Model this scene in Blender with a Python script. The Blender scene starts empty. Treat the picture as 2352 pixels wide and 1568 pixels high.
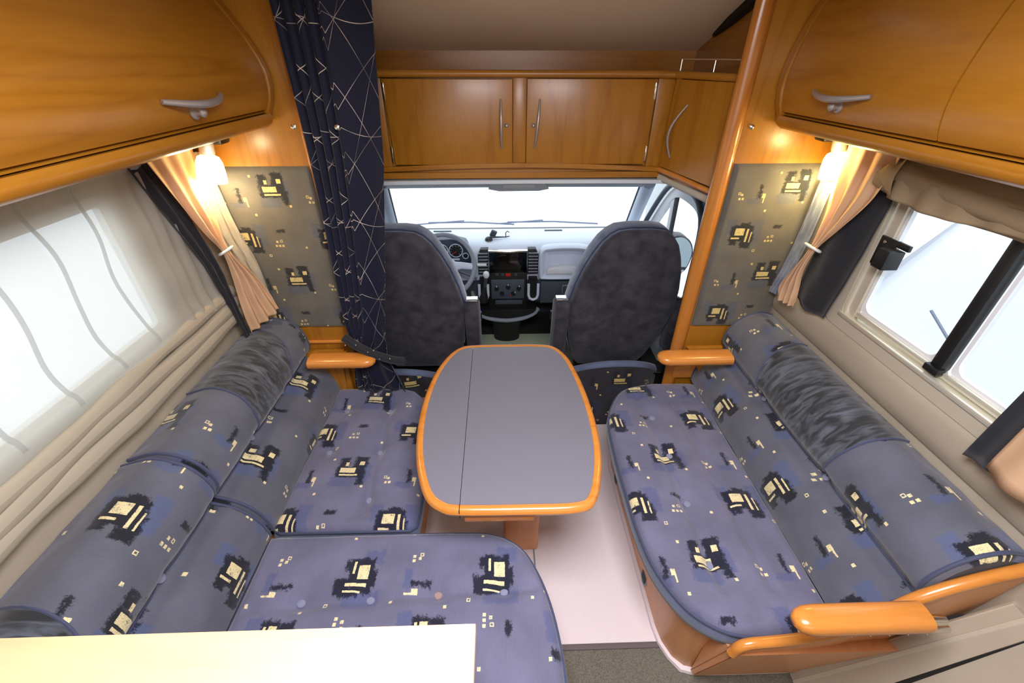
import bpy, bmesh, math, random
from mathutils import Vector, Matrix, noise
random.seed(7)
sc = bpy.context.scene
C = sc.collection
PI = math.pi
# ------------------------------------------------------------------ camera, world, lights, exposure
H = 1.70
cam_d = bpy.data.cameras.new('camera'); cam = bpy.data.objects.new('camera', cam_d); C.objects.link(cam)
cam_d.sensor_width = 36.0; cam_d.lens = 985.0 / 2352 * 36.0; cam_d.clip_start = 0.01; cam_d.clip_end = 200
cam.location = (0, 0, H); cam.rotation_euler = (math.radians(90 - 33.5), 0, math.radians(-1.6))
sc.camera = cam
sc.view_settings.view_transform = 'Standard'; sc.view_settings.look = 'None'
sc.view_settings.gamma = 1.0; sc.view_settings.use_curve_mapping = False
sc.view_settings.exposure = 0.0

def lin(c):
    return tuple((x / 12.92 if x <= 0.04045 else ((x + 0.055) / 1.055) ** 2.4) for x in [v / 255 for v in c])

world = bpy.data.worlds.new('overcast_sky'); sc.world = world; world.use_nodes = True
bg = world.node_tree.nodes['Background']; bg.inputs[0].default_value = (0.90, 0.96, 1.0, 1); bg.inputs[1].default_value = 2.3

def area(name, loc, rot, sx, sy, power, col):
    l = bpy.data.lights.new(name, 'AREA'); l.shape = 'RECTANGLE'; l.size = sx; l.size_y = sy; l.energy = power; l.color = col
    o = bpy.data.objects.new(name, l); C.objects.link(o); o.location = loc; o.rotation_euler = rot
    return o
# added fill lights below the closed roof hatch and at the windowless rear wall
area('hatch_fill', (0.12, 0.22, 1.955), (0, 0, 0), 0.62, 0.5, 44, (0.95, 0.94, 1.0))
area('rear_wall_fill', (0.0, -1.15, 1.45), (math.radians(78), 0, 0), 1.5, 0.7, 7, (0.95, 0.97, 1.0))

# ------------------------------------------------------------------ materials
M = {}
def mat(name, col, rough=0.5, metal=0.0, spec=0.5, coat=0.0, sheen=0.0, var=0.0, vscale=8.0, bump=0.0, bscale=200.0, emit=None, estr=0.0, col2=None, vdetail=3.0):
    m = bpy.data.materials.new(name); m.use_nodes = True
    nt = m.node_tree; N = nt.nodes; L = nt.links; b = N['Principled BSDF']
    b.inputs['Base Color'].default_value = (*lin(col), 1)
    b.inputs['Roughness'].default_value = rough; b.inputs['Metallic'].default_value = metal
    b.inputs['Specular IOR Level'].default_value = spec; b.inputs['Coat Weight'].default_value = coat
    b.inputs['Coat Roughness'].default_value = 0.12
    b.inputs['Sheen Weight'].default_value = sheen
    tc = N.new('ShaderNodeTexCoord')
    if var or col2:
        n = N.new('ShaderNodeTexNoise'); n.inputs['Scale'].default_value = vscale; n.inputs['Detail'].default_value = vdetail
        L.new(tc.outputs['Object'], n.inputs['Vector'])
        r = N.new('ShaderNodeMapRange'); r.inputs[1].default_value = 0.35; r.inputs[2].default_value = 0.65
        L.new(n.outputs['Fac'], r.inputs[0])
        mx = N.new('ShaderNodeMix'); mx.data_type = 'RGBA'
        a = lin(col); c2 = lin(col2) if col2 else tuple(v * (1 - var) for v in a)
        mx.inputs[6].default_value = (*a, 1); mx.inputs[7].default_value = (*c2, 1)
        L.new(r.outputs[0], mx.inputs[0]); L.new(mx.outputs[2], b.inputs['Base Color'])
    if bump:
        n2 = N.new('ShaderNodeTexNoise'); n2.inputs['Scale'].default_value = bscale; n2.inputs['Detail'].default_value = 2
        L.new(tc.outputs['Object'], n2.inputs['Vector'])
        bp = N.new('ShaderNodeBump'); bp.inputs['Strength'].default_value = bump; bp.inputs['Distance'].default_value = 0.002
        L.new(n2.outputs['Fac'], bp.inputs['Height']); L.new(bp.outputs[0], b.inputs['Normal'])
    if emit:
        b.inputs['Emission Color'].default_value = (*lin(emit), 1); b.inputs['Emission Strength'].default_value = estr
    M[name] = m
    return m

def wood(name, c1, c2, axis='Y', rough=0.32, coat=0.25, k=1.0):
    m = bpy.data.materials.new(name); m.use_nodes = True
    nt = m.node_tree; N = nt.nodes; L = nt.links; b = N['Principled BSDF']
    tc = N.new('ShaderNodeTexCoord'); mp = N.new('ShaderNodeMapping')
    s = [9.0, 9.0, 9.0]; s['XYZ'.index(axis)] = 0.9
    mp.inputs['Scale'].default_value = [v * k for v in s]
    L.new(tc.outputs['Object'], mp.inputs['Vector'])
    n = N.new('ShaderNodeTexNoise'); n.inputs['Scale'].default_value = 0.9; n.inputs['Detail'].default_value = 2; n.inputs['Distortion'].default_value = 0.3
    L.new(mp.outputs[0], n.inputs['Vector'])
    mul = N.new('ShaderNodeMath'); mul.operation = 'MULTIPLY'; mul.inputs[1].default_value = 9.0; L.new(n.outputs['Fac'], mul.inputs[0])
    fr = N.new('ShaderNodeMath'); fr.operation = 'PINGPONG'; fr.inputs[1].default_value = 1.0; L.new(mul.outputs[0], fr.inputs[0])
    n3 = N.new('ShaderNodeTexNoise'); n3.inputs['Scale'].default_value = 14; n3.inputs['Detail'].default_value = 4
    L.new(mp.outputs[0], n3.inputs['Vector'])
    ad = N.new('ShaderNodeMath'); ad.operation = 'MULTIPLY_ADD'; ad.inputs[1].default_value = 0.38
    pw = N.new('ShaderNodeMath'); pw.operation = 'POWER'; pw.inputs[1].default_value = 3.0; L.new(fr.outputs[0], pw.inputs[0])
    L.new(pw.outputs[0], ad.inputs[0]); 
    m3 = N.new('ShaderNodeMath'); m3.operation = 'MULTIPLY'; m3.inputs[1].default_value = 0.62; L.new(n3.outputs['Fac'], m3.inputs[0]); L.new(m3.outputs[0], ad.inputs[2])
    mx = N.new('ShaderNodeMix'); mx.data_type = 'RGBA'
    mx.inputs[6].default_value = (*lin(c1), 1); mx.inputs[7].default_value = (*lin(c2), 1)
    L.new(ad.outputs[0], mx.inputs[0]); L.new(mx.outputs[2], b.inputs['Base Color'])
    b.inputs['Roughness'].default_value = rough; b.inputs['Coat Weight'].default_value = coat; b.inputs['Coat Roughness'].default_value = 0.25
    b.inputs['Specular IOR Level'].default_value = 0.4
    M[name] = m
    return m

WC1, WC2 = (172, 116, 34), (138, 84, 16)
wood('wood_y', WC1, WC2, 'Y'); wood('wood_x', WC1, WC2, 'X'); wood('wood_z', WC1, WC2, 'Z', k=1.2)
wood('wood_edge', (208, 138, 62), (176, 102, 36), 'X', rough=0.22, coat=0.5)
wood('wood_edge_z', (186, 122, 50), (156, 88, 28), 'Z', rough=0.22, coat=0.5)
wood('wood_base', (214, 156, 108), (196, 134, 84), 'Z', rough=0.4, coat=0.1)
wood('wood_pale', (246, 214, 166), (236, 198, 146), 'X', rough=0.35, coat=0.2)
mat('gap_dark', (28, 16, 8), 0.8)
mat('metal_satin', (176, 170, 168), 0.38, 0.6)
mat('chrome', (225, 222, 215), 0.15, 1.0)
mat('rubber', (18, 20, 22), 0.6)
mat('black_plastic', (16, 17, 18), 0.45)
mat('dark_plastic', (64, 72, 82), 0.55, bump=0.2, bscale=600)
mat('grey_plastic', (200, 208, 222), 0.55, bump=0.2, bscale=600)
mat('mid_plastic', (128, 134, 144), 0.5)
mat('white_plastic', (214, 216, 218), 0.4)
mat('headliner', (196, 204, 208), 0.8, bump=0.2, bscale=300)
mat('cream_wall', (168, 156, 138), 0.7, var=0.12, vscale=3, bump=0.15, bscale=250)
mat('window_moulding', (178, 168, 150), 0.45)
mat('alu_frame', (232, 228, 210), 0.25, 0.6)
mat('ceiling_cloth', (222, 204, 176), 0.9, bump=0.2, bscale=300)
mat('carpet_light', (238, 224, 226), 0.95, var=0.06, vscale=900, bump=0.8, bscale=700)
mat('carpet_dark', (122, 116, 104), 0.95, var=0.4, vscale=220, bump=1.0, bscale=500)
mat('carpet_binding', (104, 92, 92), 0.9, bump=0.5, bscale=500)
mat('cab_rubber_floor', (24, 24, 20), 0.85, bump=0.5, bscale=300)
mat('mat_green', (188, 198, 168), 0.9, var=0.15, vscale=120, bump=0.5)
mat('table_laminate', (112, 112, 124), 0.42, var=0.05, vscale=500, spec=0.7)
mat('velour_dark', (36, 36, 46), 0.9, sheen=0.10, col2=(62, 60, 68), vscale=16, bump=0.3, bscale=150, vdetail=5)
mat('velour_blue', (86, 96, 116), 0.9, sheen=0.4, col2=(110, 122, 146), vscale=18)
mat('velour_seat', (150, 168, 198), 0.9, sheen=0.3, var=0.1)
mat('piping', (58, 64, 92), 0.75, sheen=0.2)
mat('button_cloth', (122, 126, 150), 0.8, sheen=0.2)
mat('button_brown', (150, 122, 120), 0.8)
mat('navy_drape', (24, 26, 34), 0.9, sheen=0.15, var=0.3, vscale=30)
mat('outer_white', (212, 215, 226), 0.5)
mat('snow_ground', (226, 230, 236), 0.9, var=0.05, vscale=0.5)
mat('wire_grey', (126, 134, 154), 0.5)
mat('mirror_glass', (200, 215, 215), 0.08, 1.0)
mat('blue_fob', (20, 50, 220), 0.4)
mat('red_plastic', (200, 30, 24), 0.4)
mat('gauge_face', (44, 54, 72), 0.4)
mat('gauge_print', (190, 200, 215), 0.5)
mat('screen_black', (8, 9, 12), 0.08, spec=0.6)
mat('velour_edge', (92, 104, 132), 0.85, sheen=0.3, var=0.15, vscale=20)
mat('crystal', (230, 230, 240), 0.05, 0.6)

def velour_streak():
    m = mat('velour_plain', (58, 62, 70), 0.85, sheen=0.35)
    nt = m.node_tree; N = nt.nodes; L = nt.links; b = N['Principled BSDF']
    tc = N.new('ShaderNodeTexCoord'); mp = N.new('ShaderNodeMapping'); mp.inputs['Scale'].default_value = (9, 42, 14); mp.inputs['Rotation'].default_value = (0, 0, 0.45)
    L.new(tc.outputs['Object'], mp.inputs['Vector'])
    n = N.new('ShaderNodeTexNoise'); n.inputs['Scale'].default_value = 1.0; n.inputs['Detail'].default_value = 5; n.inputs['Distortion'].default_value = 1.2
    L.new(mp.outputs[0], n.inputs['Vector'])
    cr = N.new('ShaderNodeValToRGB'); e = cr.color_ramp.elements
    e[0].position = 0.4; e[0].color = (*lin((26, 28, 33)), 1); e[1].position = 0.78; e[1].color = (*lin((96, 102, 116)), 1)
    L.new(n.outputs['Fac'], cr.inputs[0]); L.new(cr.outputs[0], b.inputs['Base Color'])
velour_streak()

# ---- glass (thin, clear; lets daylight pass straight through)
def glass(name, tint=(1, 1, 1), gloss=0.06):
    m = bpy.data.materials.new(name); m.use_nodes = True
    nt = m.node_tree; N = nt.nodes; L = nt.links
    N.remove(N['Principled BSDF']); out = N['Material Output']
    t = N.new('ShaderNodeBsdfTransparent'); t.inputs[0].default_value = (*tint, 1)
    g = N.new('ShaderNodeBsdfGlossy'); g.inputs['Roughness'].default_value = 0.03
    mx = N.new('ShaderNodeMixShader'); mx.inputs[0].default_value = 0.03; L.new(t.outputs[0], mx.inputs[1]); L.new(g.outputs[0], mx.inputs[2])
    L.new(mx.outputs[0], out.inputs[0]); M[name] = m
glass('window_glass', (0.97, 0.99, 1.0)); glass('lens_glass', (0.9, 0.95, 1.0))

# ---- cloth that lets light through
def sheer(name, col, transp, trans=0.5, fold=0.0):
    m = bpy.data.materials.new(name); m.use_nodes = True
    nt = m.node_tree; N = nt.nodes; L = nt.links
    N.remove(N['Principled BSDF']); out = N['Material Output']
    d = N.new('ShaderNodeBsdfDiffuse'); d.inputs[0].default_value = (*lin(col), 1)
    tl = N.new('ShaderNodeBsdfTranslucent'); tl.inputs[0].default_value = (*lin(col), 1)
    tp = N.new('ShaderNodeBsdfTransparent')
    m1 = N.new('ShaderNodeMixShader'); m1.inputs[0].default_value = trans; L.new(d.outputs[0], m1.inputs[1]); L.new(tl.outputs[0], m1.inputs[2])
    m2 = N.new('ShaderNodeMixShader'); m2.inputs[0].default_value = transp; L.new(m1.outputs[0], m2.inputs[1]); L.new(tp.outputs[0], m2.inputs[2])
    tc = N.new('ShaderNodeTexCoord'); w = N.new('ShaderNodeTexNoise'); w.inputs['Scale'].default_value = 160; L.new(tc.outputs['Object'], w.inputs['Vector'])
    bp = N.new('ShaderNodeBump'); bp.inputs['Strength'].default_value = 0.3; bp.inputs['Distance'].default_value = 0.001
    L.new(w.outputs['Fac'], bp.inputs['Height']); L.new(bp.outputs[0], d.inputs['Normal'])
    L.new(m2.outputs[0], out.inputs[0]); M[name] = m
sheer('sheer_cloth', (210, 208, 198), 0.20, 0.5)
sheer('seam_tape', (212, 214, 212), 0.45, 0.7)
sheer('roll_cloth', (160, 140, 112), 0.0, 0.25)
sheer('beige_curtain', (222, 186, 150), 0.0, 0.3)
sheer('white_curtain', (198, 188, 168), 0.0, 0.35)

# ---- patterned velour: nodes only
def rect_group():
    g = bpy.data.node_groups.new('rect_mask', 'ShaderNodeTree')
    g.interface.new_socket('P', in_out='INPUT', socket_type='NodeSocketVector')
    g.interface.new_socket('Centre', in_out='INPUT', socket_type='NodeSocketVector')
    g.interface.new_socket('Half', in_out='INPUT', socket_type='NodeSocketVector')
    g.interface.new_socket('Mask', in_out='OUTPUT', socket_type='NodeSocketFloat')
    N = g.nodes; L = g.links; i = N.new('NodeGroupInput'); o = N.new('NodeGroupOutput')
    s = N.new('ShaderNodeVectorMath'); s.operation = 'SUBTRACT'; a = N.new('ShaderNodeVectorMath'); a.operation = 'ABSOLUTE'
    d = N.new('ShaderNodeVectorMath'); d.operation = 'SUBTRACT'; sx = N.new('ShaderNodeSeparateXYZ'); mn = N.new('ShaderNodeMath'); mn.operation = 'MINIMUM'
    gt = N.new('ShaderNodeMath'); gt.operation = 'GREATER_THAN'; gt.inputs[1].default_value = 0
    L.new(i.outputs[0], s.inputs[0]); L.new(i.outputs[1], s.inputs[1]); L.new(s.outputs[0], a.inputs[0])
    L.new(i.outputs[2], d.inputs[0]); L.new(a.outputs[0], d.inputs[1]); L.new(d.outputs[0], sx.inputs[0])
    L.new(sx.outputs[0], mn.inputs[0]); L.new(sx.outputs[1], mn.inputs[1]); L.new(mn.outputs[0], gt.inputs[0]); L.new(gt.outputs[0], o.inputs[0])
    return g
RG = rect_group()
TW, TH = 0.36, 0.40
DARK = [(.085, .105, .048, .036), (.120, .070, .024, .034), (.058, .080, .016, .028), (.095, .140, .022, .012), (.255, .300, .052, .024), (.285, .335, .024, .038), (.225, .345, .018, .020), (.300, .275, .012, .030), (.115, .285, .007, .030), (.24, .135, .018, .008)]
BLUE = [(.150, .115, .024, .050), (.035, .135, .022, .030), (.235, .255, .042, .020), (.305, .300, .022, .040), (.100, .245, .028, .012)]
CREAM = [(.078, .112, .020, .016), (.113, .096, .0045, .030), (.131, .088, .0025, .024), (.245, .308, .028, .011), (.252, .287, .033, .0035), (.290, .340, .009, .009), (.065, .083, .018, .0035), (.236, .336, .006, .008), (.135, .268, .007, .009), (.139, .252, .0025, .014)]
SQ = [(.205, .070), (.219, .070), (.233, .070), (.212, .088), (.035, .255), (.049, .255), (.042, .272), (.180, .360), (.312, .240), (.33, .060), (.160, .205)]
RING = [(.230, .091), (.030, .277), (.165, .025)]
def fabric(name, base, dark, cream, blue, base2=None, rough=0.85, sheen=0.3, contrast=1.0):
    m = bpy.data.materials.new(name); m.use_nodes = True
    nt = m.node_tree; N = nt.nodes; L = nt.links; b = N['Principled BSDF']
    b.inputs['Roughness'].default_value = rough; b.inputs['Sheen Weight'].default_value = sheen; b.inputs['Specular IOR Level'].default_value = 0.25
    uv = N.new('ShaderNodeUVMap'); uv.uv_map = 'cloth'
    md = N.new('ShaderNodeVectorMath'); md.operation = 'WRAP'; md.inputs[1].default_value = (TW, TH, 1); md.inputs[2].default_value = (0, 0, -1)
    L.new(uv.outputs[0], md.inputs[0])
    nz = N.new('ShaderNodeTexNoise'); nz.inputs['Scale'].default_value = 48; nz.inputs['Detail'].default_value = 7; nz.inputs['Roughness'].default_value = 0.95
    L.new(uv.outputs[0], nz.inputs['Vector'])
    nv = N.new('ShaderNodeVectorMath'); nv.operation = 'MULTIPLY_ADD'; nv.inputs[1].default_value = (.085, .05, 0)
    L.new(nz.outputs['Color'], nv.inputs[0])
    off = N.new('ShaderNodeVectorMath'); off.operation = 'SUBTRACT'; off.inputs[1].default_value = (.0425, .025, 0); L.new(md.outputs[0], off.inputs[0]); L.new(off.outputs[0], nv.inputs[2])
    nv2 = N.new('ShaderNodeVectorMath'); nv2.operation = 'MULTIPLY_ADD'; nv2.inputs[1].default_value = (.009, .007, 0)
    off2 = N.new('ShaderNodeVectorMath'); off2.operation = 'SUBTRACT'; off2.inputs[1].default_value = (.0045, .0035, 0); L.new(md.outputs[0], off2.inputs[0])
    L.new(nz.outputs['Color'], nv2.inputs[0]); L.new(off2.outputs[0], nv2.inputs[2])
    def union(lst, src):
        cur = None
        for (cx, cy, hx, hy) in lst:
            g = N.new('ShaderNodeGroup'); g.node_tree = RG; L.new(src, g.inputs[0])
            g.inputs[1].default_value = (cx, cy, 0); g.inputs[2].default_value = (hx, hy, 1)
            if cur is None: cur = g.outputs[0]
            else:
                x = N.new('ShaderNodeMath'); x.operation = 'MAXIMUM'; L.new(cur, x.inputs[0]); L.new(g.outputs[0], x.inputs[1]); cur = x.outputs[0]
        return cur
    dk = union(DARK, nv.outputs[0]); bl = union(BLUE, nv.outputs[0])
    crm = union(CREAM + [(x, y, .0045, .0045) for x, y in SQ] + [(x, y, .0055, .0055) for x, y in RING], nv2.outputs[0])
    hole = union([(x, y, .003, .003) for x, y in RING], nv2.outputs[0])
    n2 = N.new('ShaderNodeTexNoise'); n2.inputs['Scale'].default_value = 420; n2.inputs['Detail'].default_value = 2; L.new(uv.outputs[0], n2.inputs['Vector'])
    def mul(a, bb, op='MULTIPLY'):
        x = N.new('ShaderNodeMath'); x.operation = op; 
        for k, s in enumerate((a, bb)):
            if isinstance(s, (int, float)): x.inputs[k].default_value = s
            else: L.new(s, x.inputs[k])
        x.use_clamp = True
        return x.outputs[0]
    wear = mul(n2.outputs['Fac'], 0.42, 'GREATER_THAN')
    wear2 = mul(nz.outputs['Fac'], 0.43, 'GREATER_THAN')
    crm = mul(mul(crm, mul(hole, 1.0, 'SUBTRACT') if False else mul(1.0, hole, 'SUBTRACT')), mul(wear2, mul(wear, 0.6, 'MAXIMUM')))
    big = N.new('ShaderNodeTexNoise'); big.inputs['Scale'].default_value = 7; big.inputs['Detail'].default_value = 2; L.new(uv.outputs[0], big.inputs['Vector'])
    mp = N.new('ShaderNodeMapping'); mp.inputs['Scale'].default_value = (30, 420, 1); L.new(uv.outputs[0], mp.inputs[0])
    st = N.new('ShaderNodeTexNoise'); st.inputs['Scale'].default_value = 1; L.new(mp.outputs[0], st.inputs['Vector'])
    def mix(fac, A, Bc):
        x = N.new('ShaderNodeMix'); x.data_type = 'RGBA'
        if isinstance(fac, float): x.inputs[0].default_value = fac
        else: L.new(fac, x.inputs[0])
        for k, s in ((6, A), (7, Bc)):
            if isinstance(s, tuple): x.inputs[k].default_value = (*lin(s), 1)
            else: L.new(s, x.inputs[k])
        return x.outputs[2]
    r = N.new('ShaderNodeMapRange'); r.inputs[1].default_value = .35; r.inputs[2].default_value = .65; L.new(big.outputs['Fac'], r.inputs[0])
    c = mix(r.outputs[0], base, base2 or tuple(v * .9 for v in base))
    c = mix(mul(st.outputs['Fac'], 0.25), c, dark)
    c = mix(mul(mul(bl, 0.6), mul(mul(nz.outputs['Fac'], 1.5), 0.3, 'MAXIMUM')), c, blue)
    c = mix(mul(mul(dk, 0.95), mul(mul(nz.outputs['Fac'], 0.40, 'GREATER_THAN'), 0.45, 'MAXIMUM')), c, dark)
    c = mix(crm, c, cream)
    L.new(c, b.inputs['Base Color'])
    M[name] = m
fabric('fabric_seat', (112, 112, 138), (15, 18, 36), (226, 210, 162), (62, 74, 122))
fabric('fabric_back', (96, 98, 112), (15, 18, 28), (220, 206, 158), (66, 84, 130))  # same cloth as the seats, with shade put into its darker base
fabric('fabric_panel', (104, 100, 92), (26, 28, 34), (206, 184, 120), (66, 78, 100))  # same cloth again, the lamps' warm tint put into its base colour
fabric('fabric_skirt', (44, 42, 50), (22, 22, 30), (200, 176, 110), (40, 44, 70))

# ---- navy curtain with thin crossing golden-white lines (nodes only)
def line_cloth():
    m = bpy.data.materials.new('navy_line_cloth'); m.use_nodes = True
    nt = m.node_tree; N = nt.nodes; L = nt.links; b = N['Principled BSDF']
    uv = N.new('ShaderNodeUVMap'); uv.uv_map = 'cloth'; s = N.new('ShaderNodeSeparateXYZ'); L.new(uv.outputs[0], s.inputs[0])
    def mth(op, a, bb=0.0, c=None):
        x = N.new('ShaderNodeMath'); x.operation = op
        for k, q in enumerate((a, bb, c)):
            if q is None: continue
            if isinstance(q, (int, float)): x.inputs[k].default_value = q
            else: L.new(q, x.inputs[k])
        return x.outputs[0]
    U, V = s.outputs[0], s.outputs[1]
    cur = None
    for (k, curv, per, ph, wd) in ((1.15, 1.2, .19, .03, .0013), (-1.0, 0.9, .19, .10, .0012), (0.45, -1.8, .29, .0, .0010), (-2.0, -1.0, .37, .05, .0012)):
        uw = mth('WRAP', U, 0.17, -0.0)
        lin_ = mth('MULTIPLY_ADD', uw, k, V)
        q = mth('MULTIPLY_ADD', mth('MULTIPLY', uw, uw), curv, lin_)
        t = mth('ABSOLUTE', mth('SUBTRACT', mth('WRAP', mth('ADD', q, ph), per, 0.0), per / 2))
        w = mth('LESS_THAN', t, wd)
        cur = w if cur is None else mth('MAXIMUM', cur, w)
    nz = N.new('ShaderNodeTexNoise'); nz.inputs['Scale'].default_value = 9; L.new(uv.outputs[0], nz.inputs['Vector'])
    g = N.new('ShaderNodeMapRange'); g.inputs[1].default_value = .38; g.inputs[2].default_value = .6; g.inputs[3].default_value = 0.25; L.new(nz.outputs['Fac'], g.inputs[0])
    f = mth('MULTIPLY', cur, g.outputs[0])
    mx = N.new('ShaderNodeMix'); mx.data_type = 'RGBA'; mx.inputs[6].default_value = (*lin((17, 20, 40)), 1); mx.inputs[7].default_value = (*lin((196, 182, 168)), 1)
    L.new(f, mx.inputs[0]); L.new(mx.outputs[2], b.inputs['Base Color'])
    b.inputs['Roughness'].default_value = 0.7; b.inputs['Sheen Weight'].default_value = 0.1; b.inputs['Specular IOR Level'].default_value = 0.2
    M['navy_line_cloth'] = m
line_cloth()

# ------------------------------------------------------------------ mesh helpers
def new_bm():
    bm = bmesh.new(); bm.loops.layers.uv.new('cloth'); return bm
def merge(*bms):
    out = new_bm()
    for b in bms:
        me = bpy.data.meshes.new('tmp'); b.to_mesh(me); b.free(); out.from_mesh(me); bpy.data.meshes.remove(me)
    return out
def obj(name, bm, m, parent=None, label=None, cat=None, group=None, kind=None, smooth=40, flip=True, origin=None):
    if flip: bmesh.ops.recalc_face_normals(bm, faces=bm.faces)
    me = bpy.data.meshes.new(name); bm.to_mesh(me); bm.free()
    me.materials.append(M[m] if isinstance(m, str) else m)
    for p in me.polygons: p.use_smooth = True
    me.set_sharp_from_angle(angle=math.radians(smooth))
    o = bpy.data.objects.new(name, me); C.objects.link(o)
    if parent is not None:
        o.parent = parent
        loc = parent['_wl'] if '_wl' in parent else [0, 0, 0]
        W[o.name] = Vector(loc)
        o.matrix_parent_inverse = Matrix.Translation(-Vector(WL(parent)))
    else:
        xs = [v.co for v in me.vertices]
        if origin is None:
            lo = Vector([min(v[i] for v in xs) for i in range(3)]); hi = Vector([max(v[i] for v in xs) for i in range(3)])
            origin = Vector(((lo.x + hi.x) / 2, (lo.y + hi.y) / 2, lo.z))
        me.transform(Matrix.Translation(-Vector(origin))); o.location = origin
    tag(o, label, cat, group, kind)
    return o
W = {}
def WL(o):
    v = Vector((0, 0, 0))
    while o is not None:
        v += o.location; o = o.parent if False else None
    return v
def tag(o, label=None, cat=None, group=None, kind=None):
    if label: o['label'] = label
    if cat: o['category'] = cat
    if group: o['group'] = group
    if kind: o['kind'] = kind
    return o
def thing(name, label, cat, loc, group=None, kind=None):
    o = bpy.data.objects.new(name, None); o.empty_display_size = 0.05; C.objects.link(o); o.location = loc
    return tag(o, label, cat, group, kind)
def part(name, bm, m, parent, label=None, smooth=40, kind=None, flip=True):
    """mesh given in world coordinates, parented without moving"""
    if flip: bmesh.ops.recalc_face_normals(bm, faces=bm.faces)
    me = bpy.data.meshes.new(name); bm.to_mesh(me); bm.free()
    me.materials.append(M[m])
    for p in me.polygons: p.use_smooth = True
    me.set_sharp_from_angle(angle=math.radians(smooth))
    o = bpy.data.objects.new(name, me); C.objects.link(o); o.parent = parent
    w = world_of(parent)
    me.transform(Matrix.Translation(-w))
    if label: o['label'] = label
    if kind: o['kind'] = kind
    return o
def world_of(o):
    v = Vector((0, 0, 0))
    while o is not None:
        v += o.location; o = o.parent
    return v

def box(x0, x1, y0, y1, z0, z1, bev=0.0, seg=2):
    bm = new_bm()
    bmesh.ops.create_cube(bm, size=1, matrix=Matrix.Translation(((x0 + x1) / 2, (y0 + y1) / 2, (z0 + z1) / 2)) @ Matrix.Diagonal((abs(x1 - x0), abs(y1 - y0), abs(z1 - z0), 1)))
    if bev: bmesh.ops.bevel(bm, geom=bm.edges[:], offset=bev, segments=seg, profile=0.5, affect='EDGES')
    return bm
def obox(c, sx, sy, sz, rot=(0, 0, 0), bev=0.0, seg=2):
    """box of given size centred on c with euler rotation"""
    bm = new_bm()
    bmesh.ops.create_cube(bm, size=1, matrix=Matrix.Diagonal((sx, sy, sz, 1)))
    if bev: bmesh.ops.bevel(bm, geom=bm.edges[:], offset=bev, segments=seg, profile=0.5, affect='EDGES')
    from mathutils import Euler
    bm.transform(Matrix.Translation(c) @ Euler(rot).to_matrix().to_4x4())
    return bm
def tube(pts, r, n=10, closed=False, caps=True, sx=1.0):
    bm = new_bm(); pts = [Vector(p) for p in pts]; rings = []
    K = len(pts); up = Vector((0, 0, 1)); prev = None
    for i, p in enumerate(pts):
        if closed: t = pts[(i + 1) % K] - pts[i - 1]
        else: t = pts[min(i + 1, K - 1)] - pts[max(i - 1, 0)]
        t.normalize()
        a = prev if prev is not None else (up if abs(t.z) < 0.95 else Vector((1, 0, 0)))
        a = (a - t * a.dot(t)).normalized(); prev = a; b2 = t.cross(a)
        rr = r[i] if isinstance(r, (list, tuple)) else r
        rings.append([bm.verts.new(p + a * math.cos(2 * PI * k / n) * rr + b2 * math.sin(2 * PI * k / n) * rr * sx) for k in range(n)])
    R = range(K if closed else K - 1)
    for i in R:
        A, B = rings[i], rings[(i + 1) % K]
        for k in range(n): bm.faces.new((A[k], A[(k + 1) % n], B[(k + 1) % n], B[k]))
    if caps and not closed: bm.faces.new(rings[0][::-1]); bm.faces.new(rings[-1])
    return bm
def lathe(prof, c=(0, 0, 0), axis='Z', n=20, rot=None):
    """prof list of (r, h) about an axis"""
    bm = new_bm(); rings = []
    for r, h in prof:
        rings.append([bm.verts.new((r * math.cos(2 * PI * k / n), r * math.sin(2 * PI * k / n), h)) for k in range(n)])
    for A, B in zip(rings, rings[1:]):
        for k in range(n): bm.faces.new((A[k], A[(k + 1) % n], B[(k + 1) % n], B[k]))
    bm.faces.new(rings[0][::-1]); bm.faces.new(rings[-1])
    mt = Matrix.Identity(4)
    if axis == 'Y': mt = Matrix.Rotation(-PI / 2, 4, 'X')
    if axis == 'X': mt = Matrix.Rotation(PI / 2, 4, 'Y')
    if rot is not None: mt = rot
    bm.transform(Matrix.Translation(c) @ mt)
    bmesh.ops.remove_doubles(bm, verts=bm.verts, dist=1e-6)
    return bm
def grid(nu, nv, fn, closeu=False, closev=False):
    bm = new_bm(); lay = bm.loops.layers.uv['cloth']; V = []; UVs = []
    for i in range(nu + 1):
        row = []; ru = []
        for j in range(nv + 1):
            x, y, z, u, v = fn(i / nu, j / nv)
            row.append(bm.verts.new((x, y, z))); ru.append((u, v))
        V.append(row); UVs.append(ru)
    for i in range(nu):
        for j in range(nv):
            f = bm.faces.new((V[i][j], V[i + 1][j], V[i + 1][j + 1], V[i][j + 1]))
            for l, q in zip(f.loops, ((i, j), (i + 1, j), (i + 1, j + 1), (i, j + 1))): l[lay].uv = UVs[q[0]][q[1]]
    return bm
def prism(outline, axis, a0, a1, bev=0.0):
    """extrude a 2D outline along an axis; outline coords are the other two axes in XYZ order"""
    bm = new_bm()
    def P(p, a):
        if axis == 'X': return (a, p[0], p[1])
        if axis == 'Y': return (p[0], a, p[1])
        return (p[0], p[1], a)
    A = [bm.verts.new(P(p, a0)) for p in outline]; B = [bm.verts.new(P(p, a1)) for p in outline]
    n = len(A)
    for k in range(n): bm.faces.new((A[k], A[(k + 1) % n], B[(k + 1) % n], B[k]))
    fa = bm.faces.new(A[::-1]); fb = bm.faces.new(B)
    if bev:
        es = list(set(fa.edges) | set(fb.edges)); bmesh.ops.bevel(bm, geom=es, offset=bev, segments=2, profile=0.5, affect='EDGES')
    return bm
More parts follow.
